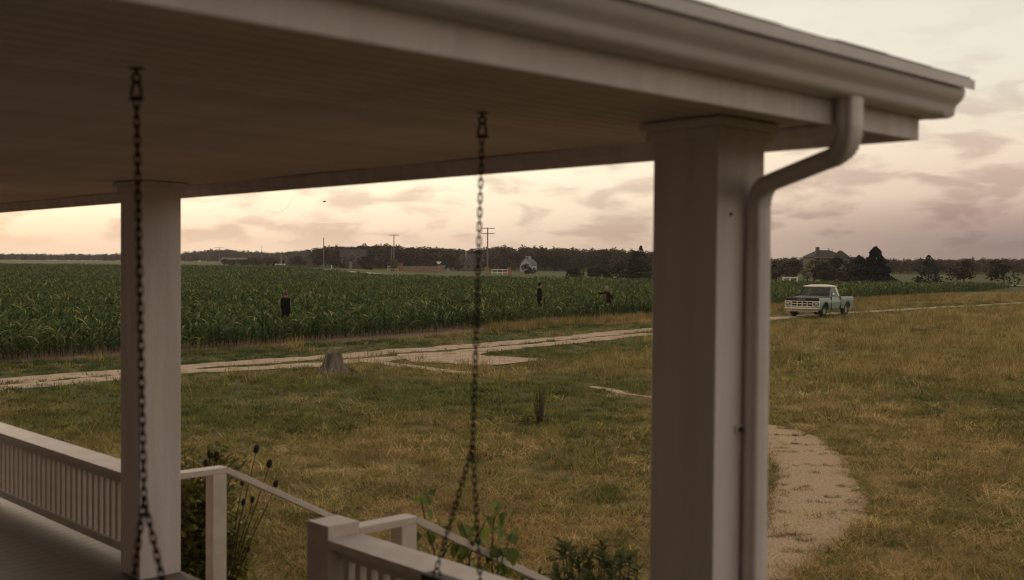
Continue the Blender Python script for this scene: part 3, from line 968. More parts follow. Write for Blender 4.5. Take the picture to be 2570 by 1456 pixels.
# floor boards, skirt and steps
fl_o = MB().box((.5, V1 - .15, .62), (3.60, V_END, FLOOR_Z - .026)).build('floor', FLOORW, porch)
fbm = MB().box((.5, 0, 0), (3.635, .116, .024)).mesh('floor_board', FLOORW)
v = V1 - .19
while v < V_END - .1:
    place('floor_board', fbm, fl_o, (0, v, FLOOR_Z - .0245)); v += .12
sk_o = MB().box((3.575, V1 - .15, .0), (3.598, V_END, .62)).build('skirt', PAINT, porch)
for i in range(1, 4):
    MB().box((3.64 + (i - 1) * .29, PV + .11, FLOOR_Z - .176 * i - .03), (3.64 + i * .29 + .02, V2 - .16, FLOOR_Z - .176 * i)).build('stair_tread', FLOORW, porch, bevel=.004)
    MB().box((3.625 + (i - 1) * .29, PV + .11, FLOOR_Z - .176 * (i + 1)), (3.639 + (i - 1) * .29, V2 - .16, FLOOR_Z - .176 * i + .14)).build('stair_riser', PAINT, porch)
# the house the porch belongs to (left of and behind the view), plus an added light-blocking wing
hw_ = MB().box((-8, 2.42, 0), (.49, V_END, 6.6)).build('house_wall', SIDING, porch)
MB().box((-8, -7, 0), (-.85, 2.42, 6.6)).build('sky_blocking_wing', SIDING, porch)  # unseen wing added to block sky light, darkening the porch faces turned this way
hr_ = MB(); hr_.add([(-8.4, -7.4, 6.6), (.9, -7.4, 6.6), (.9, V_END + .4, 6.6), (-8.4, V_END + .4, 6.6), (-3.75, -3, 9), (-3.75, V_END - 4, 9)],
                    [(0, 1, 4), (1, 2, 5, 4), (2, 3, 5), (3, 0, 4, 5), (3, 2, 1, 0)]); hr_.build('house_roof', SHINGLE, porch)
sdm = MB(); sdm.add([(0, 0, 0), (0, V_END - 2.42, 0), (.004, V_END - 2.42, .118), (.004, 0, .118), (.02, 0, 0), (.02, V_END - 2.42, 0)],
                    [(4, 5, 2, 3), (0, 1, 5, 4)])
sdm = sdm.mesh('clapboard', SIDING)
for i in range(22): place('clapboard', sdm, hw_, (.491, 2.42, FLOOR_Z + .02 + i * .122))

# ------------------------------------------------------------------ porch swing on chains
swing = empty('porch_swing', (0, 0, 0))
tag(swing, 'porch swing hung on two rusty chains from the ceiling', 'porch swing')
LK = MB(); pts_ = []
lp, lw, wr = .0262, .0072, .0026
for k in range(16):
    a = 2 * PI * k / 16
    z_ = (lp / 2 - .006 + .0045) * (1 if math.sin(a) > 0 else -1) * (1 if abs(math.sin(a)) > .01 else 0) + .0075 * math.sin(a)
    pts_.append((lw * math.cos(a), 0, z_))
LK.tube(pts_, wr, 6, closed=True)
LINK = LK.mesh('link', CHAIN, True)
def chain_run(parent, a, b, k0=0, tw=.12):
    a, b = Vector(a), Vector(b); d = b - a; n = max(1, round(d.length / lp)); d.normalize()
    yv = Vector((0.12, -1, 0)); yv = (yv - d * yv.dot(d)).normalized(); xv = yv.cross(d)
    q = Matrix(((xv.x, yv.x, d.x), (xv.y, yv.y, d.y), (xv.z, yv.z, d.z))).to_quaternion()
    for i in range(n):
        p = a + d * (i + .5) * ((b - a).length / n)
        r = q @ Matrix.Rotation((k0 + i) % 2 * PI / 2 + tw + random.uniform(-.06, .06), 3, 'Z').to_quaternion()
        o = place('link', LINK, parent, p); o.rotation_mode = 'QUATERNION'; o.rotation_quaternion = r
def along(S, dr, px, py):
    best = None
    for i in range(-600, 600):
        t = i * .001; x, y = S.x + dr.x * t, S.y + dr.y * t
        e = abs(CX + F * x / y - px + 0)
        # include camera roll through the ray of that pixel
        r = ray(px, py); e = abs(r.x / r.y - x / y)
        if best is None or e < best[0]: best = (e, x, y)
    r = ray(px, py)
    return Vector((best[1], best[2], EYE + r.z / r.y * best[2]))
ends = []
for (tp, sp, ea, eb) in (((1210, 283), (1186, 1122), (1096, 1425), (1206, 1475)), ((342, 172), (361, 1250), (330, 1500), (412, 1475))):
    x, y = gp(tp[0], tp[1], CEIL_Z - .002)
    T = Vector((x, y, CEIL_Z))
    S = pt(sp[0], sp[1], T.y)
    E1 = along(S, B_, *ea); E2 = along(S, B_, *eb)
    c = MB()
    c.lathe([(.0, .004), (.022, .004), (.022, -.004), (.005, -.006), (.005, -.02)], 12, c=T)
    ch = c.build('chain', CHAIN, swing, True)
    mb = MB()   # eye and shackle
    mb.tube([T + Vector((.011 * math.cos(q), .0, -.030 + .013 * math.sin(q))) for q in np.linspace(0, 2 * PI, 13)[:-1]], .0042, 6, closed=True)
    mb.tube([T + Vector(q) for q in ((-.013, .004, -.086), (-.0145, .003, -.068), (-.010, .002, -.047), (0, 0, -.037), (.010, -.002, -.047), (.0145, -.003, -.068), (.013, -.004, -.086))], .0042, 6)
    mb.tube([T + Vector((-.021, .007, -.088)), T + Vector((.021, -.007, -.088))], .0046, 6)
    mb.build('shackle', CHAIN, ch, True)
    chain_run(ch, T + Vector((0, 0, -.086)), S, 0)
    chain_run(ch, S, E1, 1); chain_run(ch, S, E2, 0)
    ends.append((E1, E2))
# seat below the picture, hung from the four chain ends
(e1a, e1b), (e2a, e2b) = ends
def arm(a, b, nm='armrest'):
    a, b = Vector(a), Vector(b)
    d = (a - b).normalized()
    zz = min(a.z, b.z) - .02
    MB().bar((a.x + d.x * .06, a.y + d.y * .06, zz), (b.x - d.x * .06, b.y - d.y * .06, zz), .06, .03).build(nm, SWINGW, swing, bevel=.004)
arm(e1a, e1b); arm(e2a, e2b)
for e in (e1a, e1b, e2a, e2b):
    mb = MB(); mb.tube([Vector((e.x, e.y, e.z)) + Vector(q) for q in ((0, 0, .0), (.012, 0, -.015), (.012, 0, -.06), (0, 0, -.075), (-.012, 0, -.06), (-.012, 0, -.015))], .004, 6, closed=True)
    mb.build('chain_hook', CHAIN, swing, True)
    MB().box((e.x - .02, e.y - .02, e.z - .47), (e.x + .02, e.y + .02, e.z - .03)).build('arm_post', SWINGW, swing, bevel=.003)
zs = min(e1a.z, e2a.z) - .46
for i in range(7):
    t = (i + .5) / 7
    MB().bar(e1a.lerp(e1b, t) * 1 + Vector((0, 0, zs - e1a.lerp(e1b, t).z)), e2a.lerp(e2b, t) + Vector((0, 0, zs - e2a.lerp(e2b, t).z)), .05, .02).build('seat_slat', SWINGW, swing)
for i in range(4):
    z_ = zs + .10 + i * .085
    MB().bar((e1b.x, e1b.y, z_), (e2b.x, e2b.y, z_), .02, .06).build('back_slat', SWINGW, swing)

# ------------------------------------------------------------------ pickup truck
TEAL = mat('faded_teal_paint', (.19, .245, .215), (.255, .31, .272), 3, .42, .03, 40, spec=.45, dirt=((.13, .11, .075), 5, .62))
CREAM = mat('cream_paint', (.62, .53, .40), (.71, .62, .48), 4, .4, .02, 40, spec=.45, dirt=((.42, .32, .2), 7, .66))
PRIMER = mat('rusty_dark_hood', (.055, .048, .045), (.16, .105, .075), 2.2, .55, .05, 30, dirt=((.22, .15, .10), 3, .62))
BLACKP = mat('black_trim', (.018, .018, .018), None, rough=.5)
CHROME = mat('dull_chrome', (.60, .54, .45), (.72, .66, .55), 8, .3, .02, 50, metallic=.6)
TANV = mat('tan_valance', (.30, .235, .15), (.38, .30, .20), 6, .6, .05, 50)
TYRE = mat('tyre_rubber', (.02, .018, .016), (.05, .042, .034), 9, .85, .1, 60)
RIM = mat('dusty_rim', (.28, .24, .19), (.40, .35, .28), 8, .5, metallic=.3)
GLASS = bpy.data.materials.new('window_glass'); GLASS.use_nodes = True
def glass_nodes():
    t = GLASS.node_tree; N = t.nodes; L = t.links
    tr = N.new('ShaderNodeBsdfTransparent'); tr.inputs[0].default_value = (.62, .66, .60, 1)
    gl = N.new('ShaderNodeBsdfGlossy'); gl.inputs['Roughness'].default_value = .03; gl.inputs[0].default_value = (.8, .8, .8, 1)
    fr = N.new('ShaderNodeFresnel'); fr.inputs[0].default_value = 1.5
    mx = N.new('ShaderNodeMixShader')
    L.new(fr.outputs[0], mx.inputs[0]); L.new(tr.outputs[0], mx.inputs[1]); L.new(gl.outputs[0], mx.inputs[2])
    L.new(mx.outputs[0], N['Material Output'].inputs[0])
glass_nodes()
LENS = mat('headlamp_glass', (.30, .27, .23), (.42, .38, .33), 30, .08, spec=.9)
GREYL = mat('lamp_ring', (.09, .08, .07), None, rough=.4, metallic=.5)
TAIL = mat('tail_lamp_red', (.22, .02, .015), None, rough=.3)
def hwid(z):
    pts2 = [(.30, .90), (.42, .93), (.60, .965), (.80, .985), (.865, .99), (.88, .965), (.93, .965), (1.0, .945), (1.03, .92), (1.06, .87)]
    for (a, b), (c, d) in zip(pts2, pts2[1:]):
        if z <= c: return b + (d - b) * (z - a) / (c - a)
    return .87
def truck():
    fw = Vector((-.625, -.78)).normalized()
    x, y = TRUCK_P
    # TRUCK_P is the middle of the front bumper
    T = empty('pickup_truck', (x - fw.x * 2.39, y - fw.y * 2.39, th(x, y) + .03), math.atan2(fw.y, fw.x)); T.scale = (1.06, 1.06, 1.06)
    tag(T, 'old faded teal pickup truck with cream roof and dark hood on the dirt track', 'pickup truck')
    R0 = .36
    def bot(x, ax, r, sill):
        if abs(x - ax) < r: return max(sill, R0 + math.sqrt(r * r - (x - ax) ** 2) * .93)
        return sill
    def side(mb, x0, x1, ax, sill, top, s, n=64):
        rows = []
        xs = sorted(set(list(np.linspace(x0, x1, n)) + [ax - .46, ax - .4599, ax + .46, ax + .4599]))
        for xx in xs:
            b = bot(xx, ax, .46, sill); t_ = top(xx)
            zz = sorted([b + (t_ - b) * q for q in (0, .15, .35, .55)] + ([.865, .88] if b < .86 else [b + (t_ - b) * .6, b + (t_ - b) * .65]) + [b + (t_ - b) * .85, t_ - .02, t_])
            tp = 1 - .05 * max(0, (xx - 1.7) / .5) ** 2
            rows.append([(xx, s * hwid(z) * tp, z) for z in zz])
        mb.grid(rows)
    body = MB()
    topf = lambda xx: 1.02 + (.05 * sstep(.95, .7, xx))
    for s in (1, -1): side(body, 2.18, -.64, 1.42, .36, topf, s)
    # belt shelf round the cab, cowl
    for s in (1, -1):
        body.grid([[(.80, s * .90, 1.068), (.80, s * .78, 1.10)], [(-.64, s * .90, 1.068), (-.64, s * .78, 1.10)]])
    body.grid([[(-.64, -.9, 1.068), (-.64, .9, 1.068)], [(-.64, -.92, .45), (-.64, .92, .45)]])
    b = body.build('body', TEAL, T, True)
    md = b.modifiers.new('thick', 'SOLIDIFY'); md.thickness = .012
    # dark fender tops and hood in one skin
    hd = MB(); rows = []
    for xx in np.linspace(2.19, .76, 14):
        row = []
        zc_ = 1.035 + .075 * sstep(2.2, .9, xx)
        for yy in np.linspace(-.93, .93, 21):
            a = abs(yy)
            z = zc_ - .012 * (a / .7) ** 2 if a < .70 else zc_ - .012 - (a - .70) / .23 * (zc_ - .012 - 1.015)
            if .62 < a < .72: z += .006
            tp = 1 - .05 * max(0, (xx - 1.7) / .5) ** 2
            row.append((xx + .03 * (1 - (yy / .93) ** 2) * (xx > 2.1), yy * tp, z))
        rows.append(row)
    hd.grid(rows)
    h = hd.build('hood', PRIMER, T, True)
    band = MB(); rows = []
    for z, xo in ((1.037, 0), (1.0, .025), (.93, .03), (.865, .012)):
        rows.append([(2.19 + xo + .03 * (1 - (yy / .93) ** 2), yy * (.955 if z > .9 else .965), z - .015 * (abs(yy) / .93) ** 4) for yy in np.linspace(-.95, .95, 17)])
    band.grid(rows)
    band.build('hood_front', BLACKP, h, True)
    # lettering on the hood lip
    cu = bpy.data.curves.new('lettering', 'FONT'); cu.body = 'DODGE'; cu.size = .085; cu.extrude = .004; cu.space_character = 1.75; cu.align_x = 'CENTER'
    tmp = bpy.data.objects.new('tmp', cu); COL.objects.link(tmp)
    me = bpy.data.meshes.new_from_object(tmp.evaluated_get(bpy.context.evaluated_depsgraph_get())); bpy.data.objects.remove(tmp)
    me.materials.append(CHROME)
    lo = place('lettering', me, h); lo.matrix_local = Matrix(((0, 0, 1, 2.252), (1, 0, 0, -.04), (0, 1, 0, .925), (0, 0, 0, 1)))
    # grille: cream surround with openings, dark behind
    g = MB()
    X0, X1 = 2.17, 2.235
    def gb(y0, y1, z0, z1): g.box((X0, y0, z0), (X1, y1, z1))
    gb(-.965, .965, .825, .862); gb(-.965, .965, .552, .595)
    gb(-.965, -.66, .595, .825); gb(.66, .965, .595, .825)
    for yy in (-.60, .60): gb(yy - .018, yy + .018, .595, .825)
    for yy in (-.28, 0, .28): gb(yy - .016, yy + .016, .595, .825)
    gb(-.58, .58, .692, .728)
    gr = g.build('grille', CREAM, T)
    MB().box((2.10, -.94, .40), (2.172, .94, .86)).build('grille_back', BLACKP, gr)
    for s in (1, -1):
        hl = MB().lathe([(.125, 2.23), (.125, 2.262), (.105, 2.268), (.098, 2.245)], 20, axis='x', c=(0, s * .805, .71)).build('headlight', GREYL, T, True)
        MB().lathe([(.098, 2.246), (.09, 2.258), (.06, 2.270), (.0, 2.276)], 20, axis='x', c=(0, s * .805, .71)).build('lens', LENS, hl, True)
    # front apron and bumper
    MB().box((2.12, -.94, .50), (2.225, .94, .551)).build('apron', TEAL, T)
    bp = MB(); rows = []
    for z, xo in ((.42, 0), (.425, .05), (.46, .062), (.495, .05), (.50, 0)):
        rows.append([(2.20 + xo - .06 * (abs(yy) / .98) ** 4, yy, z) for yy in np.linspace(-.98, .98, 15)])
    bp.grid(rows).build('bumper', CHROME, T, True)
    MB().box((2.10, -.86, .29), (2.19, .86, .425)).build('valance', TANV, T, bevel=.01)
    # cab
    cab = MB()
    zt = 1.60
    for s in (1, -1):
        cab.bar((.76, s * .845, 1.075), (.36, s * .715, zt), .055, .05)                    # windscreen pillar
    cab.bar((.36, -.70, zt), (.36, .70, zt), .05, .04)
    cb = cab.build('cab_frame', BLACKP, T)
    c2 = MB()
    for s in (1, -1):   # wide cream rear pillar, leaning
        c2.add([(-.30, s * .715, zt), (-.60, s * .70, zt), (-.64, s * .87, 1.068), (-.47, s * .88, 1.068), (-.30, s * .68, zt), (-.58, s * .66, zt), (-.62, s * .82, 1.068), (-.47, s * .84, 1.068)],
               [(0, 1, 2, 3), (7, 6, 5, 4), (0, 3, 7, 4), (1, 5, 6, 2)])
    c2.box((-.645, -.85, 1.068), (-.615, .85, 1.20)); c2.box((-.615, -.70, 1.53), (-.585, .70, zt))
    c2.build('rear_pillar', CREAM, T)
    rf = MB(); rows = []
    for xx in np.linspace(.42, -.64, 10):
        row = []
        for yy in np.linspace(-.735, .735, 13):
            e = max(abs(yy) / .735, abs((xx + .11) / .53))
            row.append((xx, yy, zt + .018 + .085 * (1 - (abs(yy) / .735) ** 4) * (1 - abs((xx + .11) / .53) ** 6)))
        rows.append(row)
    rf.grid(rows)
    n0 = [[(q[0], q[1], zt + .018), (q[0], q[1], zt - .03)] for q in ([(.42, -.735)] + [(.42, .735)] + [(-.64, .735)] + [(-.64, -.735)] + [(.42, -.735)])]
    rf.grid(n0)
    rf.build('cab_roof', CREAM, T, True)
    MB().add([(.755, -.82, 1.085), (.755, .82, 1.085), (.365, .69, zt - .01), (.365, -.69, zt - .01)], [(0, 1, 2, 3)]).build('windshield', GLASS, T)
    MB().add([(-.61, -.76, 1.20), (-.61, .76, 1.20), (-.59, .66, 1.535), (-.59, -.66, 1.535)], [(0, 1, 2, 3)]).build('rear_window', GLASS, T)
    for s in (1, -1):
        # door with seam, handle and window
        d = MB()
        for xx in (.70, -.50): d.box((xx - .006, s * .90 if s > 0 else s * .993, .40), (xx + .006, s * .993 if s > 0 else s * .90, 1.05))
        dd = d.build('door', BLACKP, T)
        MB().bar((-.30, s * .985, .955), (-.44, s * .985, .955), .03, .025).build('handle', CHROME, dd)
        MB().add([(.70, s * .865, 1.075), (-.47, s * .862, 1.075), (-.31, s * .712, zt - .01), (.33, s * .715, zt - .01)], [(0, 1, 2, 3)]).build('side_window', GLASS, dd)
        MB().bar((.40, s * .865, 1.075), (.28, s * .715, zt - .01), .02, .02).build('vent_bar', BLACKP, dd)
        mr = MB().bar((.56, s * .88, 1.08), (.60, s * 1.03, 1.17), .018, .018).build('mirror_arm', BLACKP, dd)
    mi_ = MB().lathe([(0, -.012), (.07, -.012), (.075, 0), (.07, .012), (0, .012)], 14, axis='x', c=(.60, 1.05, 1.20)).build('mirror', CHROME, T, True)
    # dash, seat, wheel, wipers
    MB().box((.38, -.80, .92), (.72, .80, 1.055)).build('dashboard', BLACKP, T)
    st = MB().box((-.52, -.76, .70), (-.02, .76, .86)).build('bench_seat', SWINGW, T, bevel=.03)
    MB().box((-.56, -.76, .80), (-.40, .76, 1.22)).build('seat_back', SWINGW, st, bevel=.03)
    sw = MB(); cpt = Vector((.28, .38, 1.13)); ax = Vector((.5, 0, -.86))
    e1 = Vector((0, 1, 0)); e2 = ax.normalized().cross(e1)
    sw.tube([cpt + (e1 * math.cos(a) + e2 * math.sin(a)) * .19 for a in np.linspace(0, 2 * PI, 25)[:-1]], .011, 6, closed=True)
    sw.bar(cpt - e1 * .19, cpt + e1 * .19, .02, .015); sw.bar(cpt, cpt + ax * .3, .03, .03)
    sw.build('steering_wheel', BLACKP, T, True)
    for yy in (-.45, .10):
        MB().bar((.77, yy, 1.10), (.70, yy + .42, 1.165), .02, .012).build('wiper', BLACKP, T)
    # bed
    bed = MB()
    for s in (1, -1):
        side(bed, -.69, -2.36, -1.52, .42, lambda xx: 1.035, s)
        bed.grid([[(-.69, s * hwid(1.035), 1.035), (-.69, s * .84, 1.04)], [(-2.36, s * hwid(1.035), 1.035), (-2.36, s * .84, 1.04)]])
        bed.grid([[(-.69, s * .84, 1.04), (-.69, s * .84, .60)], [(-2.36, s * .84, 1.04), (-2.36, s * .84, .60)]])
    bed.box((-2.40, -.95, .46), (-2.345, .95, 1.03)); bed.box((-.72, -.90, .46), (-.69, .90, 1.03)); bed.box((-2.35, -.86, .58), (-.70, .86, .61))
    bd = bed.build('cargo_bed', TEAL, T)
    for s in (1, -1):
        MB().box((-2.41, s * .93 - .04, .70), (-2.39, s * .93 + .03, .86)).build('tail_lamp', TAIL, T)
        MB().box((-2.30, s * .972 - .012, .70), (-2.22, s * .972 + .012, .74)).build('side_marker', TAIL, bd)
    MB().box((-2.3, -.45, .38), (2.1, .45, .52)).build('chassis', BLACKP, T)
    MB().box((-.64, -.90, .44), (2.1, .90, .70)).build('underbody', BLACKP, T)
    for ax_ in (1.42, -1.52):
        for s in (1, -1):
            w = MB().lathe([(.20, -.10), (.33, -.10), (.355, -.07), (.362, 0), (.355, .07), (.33, .10), (.20, .10)], 28, axis='y').build('wheel', TYRE, T, True, (ax_, s * .80, R0))
            MB().lathe([(0, .05 * s), (.06, .075 * s), (.10, .06 * s), (.17, .045 * s), (.205, .09 * s), (.21, .02 * s)], 24, axis='y').build('rim', RIM, w, True)
truck()

# ------------------------------------------------------------------ people in the corn
SKIN = mat('skin', (.27, .155, .105), (.31, .185, .13), 20, .6)
def cap(mb, a, b, r1, r2, n=10):
    a, b = Vector(a), Vector(b); d = (b - a)
    d = d.normalized() if d.length > 1e-6 else Vector((0, 0, 1))
    mb.tube([a - d * r1 * .98, a - d * r1 * .8, a - d * r1 * .4, a, b, b + d * r2 * .4, b + d * r2 * .8, b + d * r2 * .98],
            [r1 * .2, r1 * .6, r1 * .92, r1, r2, r2 * .92, r2 * .6, r2 * .2], n)
def remesh(o, vox, it=4):
    m = o.modifiers.new('remesh', 'REMESH'); m.mode = 'VOXEL'; m.voxel_size = vox; m.use_smooth_shade = True
    m = o.modifiers.new('smooth', 'SMOOTH'); m.iterations = it; m.factor = .5
def hand(mb, wr, d, palm_up, size=1.0):
    d = Vector(d).normalized(); n = Vector(palm_up); n = (n - d * n.dot(d)).normalized(); s = d.cross(n)
    k = size
    for q in (-.025, -.008, .009, .026):
        cap(mb, wr + d * .02 + s * q * .7 * k, wr + d * .085 * k + s * q * k, .012, .011, 8)
    for q, L_ in ((-.030, .062), (-.010, .075), (.010, .080), (.030, .072)):
        a = wr + d * .09 * k + s * q * k; b = a + d * L_ * .55 * k - n * .004; c = b + d * L_ * .45 * k - n * .016
        cap(mb, a, b, .009, .0085, 8); cap(mb, b, c, .0085, .0075, 8)
    a = wr + d * .03 * k + s * .032 * k; b = a + d * .035 * k + s * .030 * k; c = b + d * .030 * k + s * .006 * k
    cap(mb, a, b, .012, .010, 8); cap(mb, b, c, .010, .0085, 8)
def person(xy, face, H, lean, armL, armR, coat_m, trouser_m, hair_m, long_coat, long_hair, label, coat_len):
    """local axes: x forward, y left, z up; armL/armR = (elbow, wrist) offsets from the shoulder"""
    P = empty('person', (xy[0], xy[1], th(*xy)), face)
    tag(P, label, 'person', 'people standing in the corn')
    k = H / 1.75
    def L(x, y, z): return Vector((x + lean * max(0, z - .95), y, z)) * k
    body, top, leg = MB(), MB(), MB()
    [cap(body, L(0, q * .055, 1.0), L(0, q * .085, 1.34), .085 * k, .09 * k) for q in (-1, 1)]; cap(body, L(0, 0, 1.42), L(.01, 0, 1.54), .055 * k, .052 * k)
    hd = L(.02, 0, 1.645)
    cap(body, hd + Vector((-.005, 0, .03)), hd + Vector((.012, 0, -.045)), .088 * k, .066 * k, 14)
    cap(body, hd + Vector((.085, 0, -.005)) * k, hd + Vector((.103, 0, -.03)) * k, .011, .014, 8)           # nose
    cap(body, hd + Vector((.075, 0, -.085)) * k, hd + Vector((.072, 0, -.09)) * k, .02, .02, 8)              # chin
    for s in (1, -1): cap(body, hd + Vector((-.005, s * .085, .0)) * k, hd + Vector((-.01, s * .088, -.03)) * k, .016, .012, 8)
    for s in (1, -1):
        hip, knee, ank = L(0, s * .09, .95), L(.03 * s, s * .095, .50), L(.01 - .06 * s, s * .10, .09)
        cap(body, hip, knee, .08 * k, .055 * k); cap(body, knee, ank, .052 * k, .036 * k); cap(body, ank + Vector((-.03, 0, -.05)), ank + Vector((.14, 0, -.055)), .038, .032)
        cap(leg, hip, knee, .098 * k, .072 * k); cap(leg, knee, ank, .072 * k, .056 * k)
        sh = MB(); cap(sh, ank + Vector((-.04, 0, -.048)), ank + Vector((.16, 0, -.052)), .046, .040); sh.build('shoe', BLACKP, P, True)
        so = L(0, s * .185, 1.40)
        el, wrst = (armL if s > 0 else armR)
        el, wrst = so + Vector(el) * k, so + Vector(wrst) * k
        cap(body, so, el, .048 * k, .040 * k); cap(body, el, wrst, .040 * k, .027 * k)
        dd = (wrst - el).normalized()
        hand(body, wrst, dd, Vector((0, -s, 0)) if abs(dd.z) > .6 else Vector((0, 0, 1)))
        cap(top, so, el, .066 * k, .056 * k); cap(top, el, wrst - dd * .02, .056 * k, .045 * k)
        cap(top, L(0, s * .05, 1.43), so, .075 * k, .068 * k)
    cap(leg, L(0, -.06, .97), L(0, .06, .97), .115 * k, .115 * k)
    # jacket: torso rings
    rings = [(1.50, .065, .055), (1.455, .12, .085), (1.40, .175, .115), (1.25, .185, .13), (1.08, .165, .122), (.95, .175, .13)]
    if long_coat: rings += [(.8, .175, .135), (.65, .18, .14), (coat_len, .185, .145)]
    else: rings += [(coat_len, .18, .135)]
    rows = []
    for z, ry, rx in rings:
        c = L(0, 0, z)
        rows.append([c + Vector((math.cos(a) * rx * k, math.sin(a) * ry * k, 0)) for a in np.linspace(0, 2 * PI, 21)[:-1]])
    n = len(top.v); m_ = 20
    for r in rows: top.v += [tuple(q) for q in r]
    for i in range(len(rows) - 1):
        for j in range(m_):
            top.f.append((n + i * m_ + j, n + (i + 1) * m_ + j, n + (i + 1) * m_ + (j + 1) % m_, n + i * m_ + (j + 1) % m_)); top.m.append(0)
    top.f.append(tuple(n + j for j in range(m_))); top.m.append(0); top.f.append(tuple(n + (len(rows) - 1) * m_ + j for j in range(m_))[::-1]); top.m.append(0)
    bo = body.build('body', SKIN, P, True); remesh(bo, .009, 2)
    to = top.build('coat' if long_coat else 'jacket', coat_m, P, True); remesh(to, .014, 4)
    lo = leg.build('trousers', trouser_m, P, True); remesh(lo, .014, 4)
    hr = MB()
    cap(hr, hd + Vector((-.022, 0, .045)) * k, hd + Vector((-.03, 0, .01)) * k, .098 * k, .088 * k, 14)
    cap(hr, hd + Vector((.035, 0, .082)) * k, hd + Vector((-.03, 0, .085)) * k, .042 * k, .05 * k, 12)
    for s in (1, -1): cap(hr, hd + Vector((-.02, s * .055, .05)) * k, hd + Vector((-.02, s * .07, .0)) * k, .045 * k, .035 * k)
    if long_hair:
        for s in (-1, -.4, .4, 1):
            cap(hr, hd + Vector((-.05, s * .06, .0)) * k, hd + Vector((-.07, s * .075, -.26)) * k, .055 * k, .035 * k)
    ho = hr.build('hair', hair_m, P, True); remesh(ho, .012, 4)
    for s in (1, -1):
        MB().lathe([(0, -.009), (.007, -.006), (.009, 0), (.007, .006), (0, .009)], 8, c=hd + Vector((.078, s * .032, .012)) * k).build('eye', BLACKP, P, True)
    MB().bar(hd + Vector((.086, -.022, -.062)) * k, hd + Vector((.086, .022, -.062)) * k, .008, .008).build('mouth', mat('lips', (.28, .12, .10)), P)
BLACKC = mat('black_wool', (.007, .007, .007), (.013, .012, .012), 30, 1, spec=.03)
MAROON = mat('maroon_cloth', (.026, .009, .008), (.045, .014, .012), 14, .95, spec=.05)
DARKRED = mat('dark_plum_cloth', (.010, .006, .007), (.018, .010, .010), 14, 1, spec=.03)
DENIM = mat('dark_denim', (.03, .034, .045), (.05, .055, .07), 20, .9)
HAIR_A = mat('auburn_hair', (.075, .034, .018), (.13, .06, .03), 40, .6, stretch=(1, 1, .2))
HAIR_B = mat('black_hair', (.006, .006, .006), (.012, .01, .01), 40, .8, spec=.1)
HAIR_C = mat('light_brown_hair', (.20, .12, .07), (.34, .22, .14), 40, .6, stretch=(1, 1, .2))
person(PEOPLE[0], math.radians(56), 1.72, .03, ((-.03, .0, -.29), (.04, -.01, -.55)), ((-.02, .0, -.29), (.06, .0, -.55)),
       BLACKC, BLACKC, HAIR_A, True, False, 'person in long black coat with auburn hair, nearest in the corn, turned away', .42)
person(PEOPLE[1], math.radians(8), 1.84, .02, ((-.03, .04, -.29), (.03, .03, -.55)), ((-.03, -.04, -.29), (.03, -.03, -.55)),
       DARKRED, BLACKC, HAIR_B, False, False, 'person with short black hair and dark jacket standing in the corn, facing right', .80)
person(PEOPLE[2], math.radians(186), 1.66, .22, ((-.18, .10, -.22), (-.28, .12, -.42)), ((.28, -.03, -.03), (.53, -.02, -.02)),
       MAROON, BLACKC, HAIR_C, False, True, 'person with long light brown hair and maroon jacket reaching out an arm', .84)

# ------------------------------------------------------------------ tree stump in the yard
BARK = mat('weathered_grey_bark', (.065, .048, .036), (.20, .16, .125), 9, .95, .8, 22, stretch=(1, 1, .16))
CUT = mat('cut_wood_top', (.16, .105, .06), (.26, .18, .10), 18, .9, .3, 60)
def stump():
    x, y = gp(835, 940)
    T = empty('tree_stump', (x, y, th(x, y) + .01))
    tag(T, 'weathered grey tree stump with flared roots beside the dirt track', 'tree stump')
    mb = MB(); rows = []; n = 64
    for i in range(15):
        t = i / 14; z = t * .56
        row = []
        for k in range(n):
            a = 2 * PI * k / n
            root = max(0, math.sin(a * 3 + .7)) * .5 + max(0, math.sin(a * 5 + 2.1)) * .5
            r = .205 + .02 * math.sin(a * 2) + .03 * math.sin(a * 3 + 1) * t + (.12 + .22 * root) * (1 - t) ** 2.0
            gr = abs(math.sin(a * 17 + 1.5 * mnoise.noise(Vector((math.cos(a) * 2, math.sin(a) * 2, t * 1.5)))))
            r += -.030 * gr + .014 * mnoise.noise(Vector((math.cos(a) * 5, math.sin(a) * 5, t * 2)))
            top = .11 * mnoise.noise(Vector((math.cos(a) * 3, math.sin(a) * 3, 9))) * t
            row.append((r * math.cos(a), r * math.sin(a), z + top))
        row.append(row[0]); rows.append(row)
    mb.grid(rows); mb.build('trunk', BARK, T, True)
    tp = MB(); tp.v = [(0, 0, .53)] + list(rows[-1][:-1]); tp.f = [(0, i + 1, (i + 1) % n + 1) for i in range(n)]; tp.m = [0] * n
    tp.build('cut_top', CUT, T)
    rk = MB()
    for i in range(9):
        a = random.uniform(0, 6.28); r0 = random.uniform(.30, .42)
        rk.tube([(r0 * math.cos(a), r0 * math.sin(a), .03), (r0 * 1.3 * math.cos(a + .1), r0 * 1.3 * math.sin(a + .1), .02)], [.04, .015], 6)
    rk.build('root', BARK, T, True)
    # dry grass leaning on it
    g = MB(); R = random.Random(5)
    for _ in range(240):
        a = R.uniform(0, 6.28); rr = R.uniform(.42, .60)
        blade(g, (x + rr * math.cos(a), y + rr * math.sin(a), 0), R.uniform(0, 6.28), R.uniform(0, .7), R.uniform(.06, .20), .010, R.uniform(.1, .8))
    tag(g.build('dry_grass_tuft', GRASS_D), 'dry tan grass growing round the foot of the stump', kind='stuff')
stump()

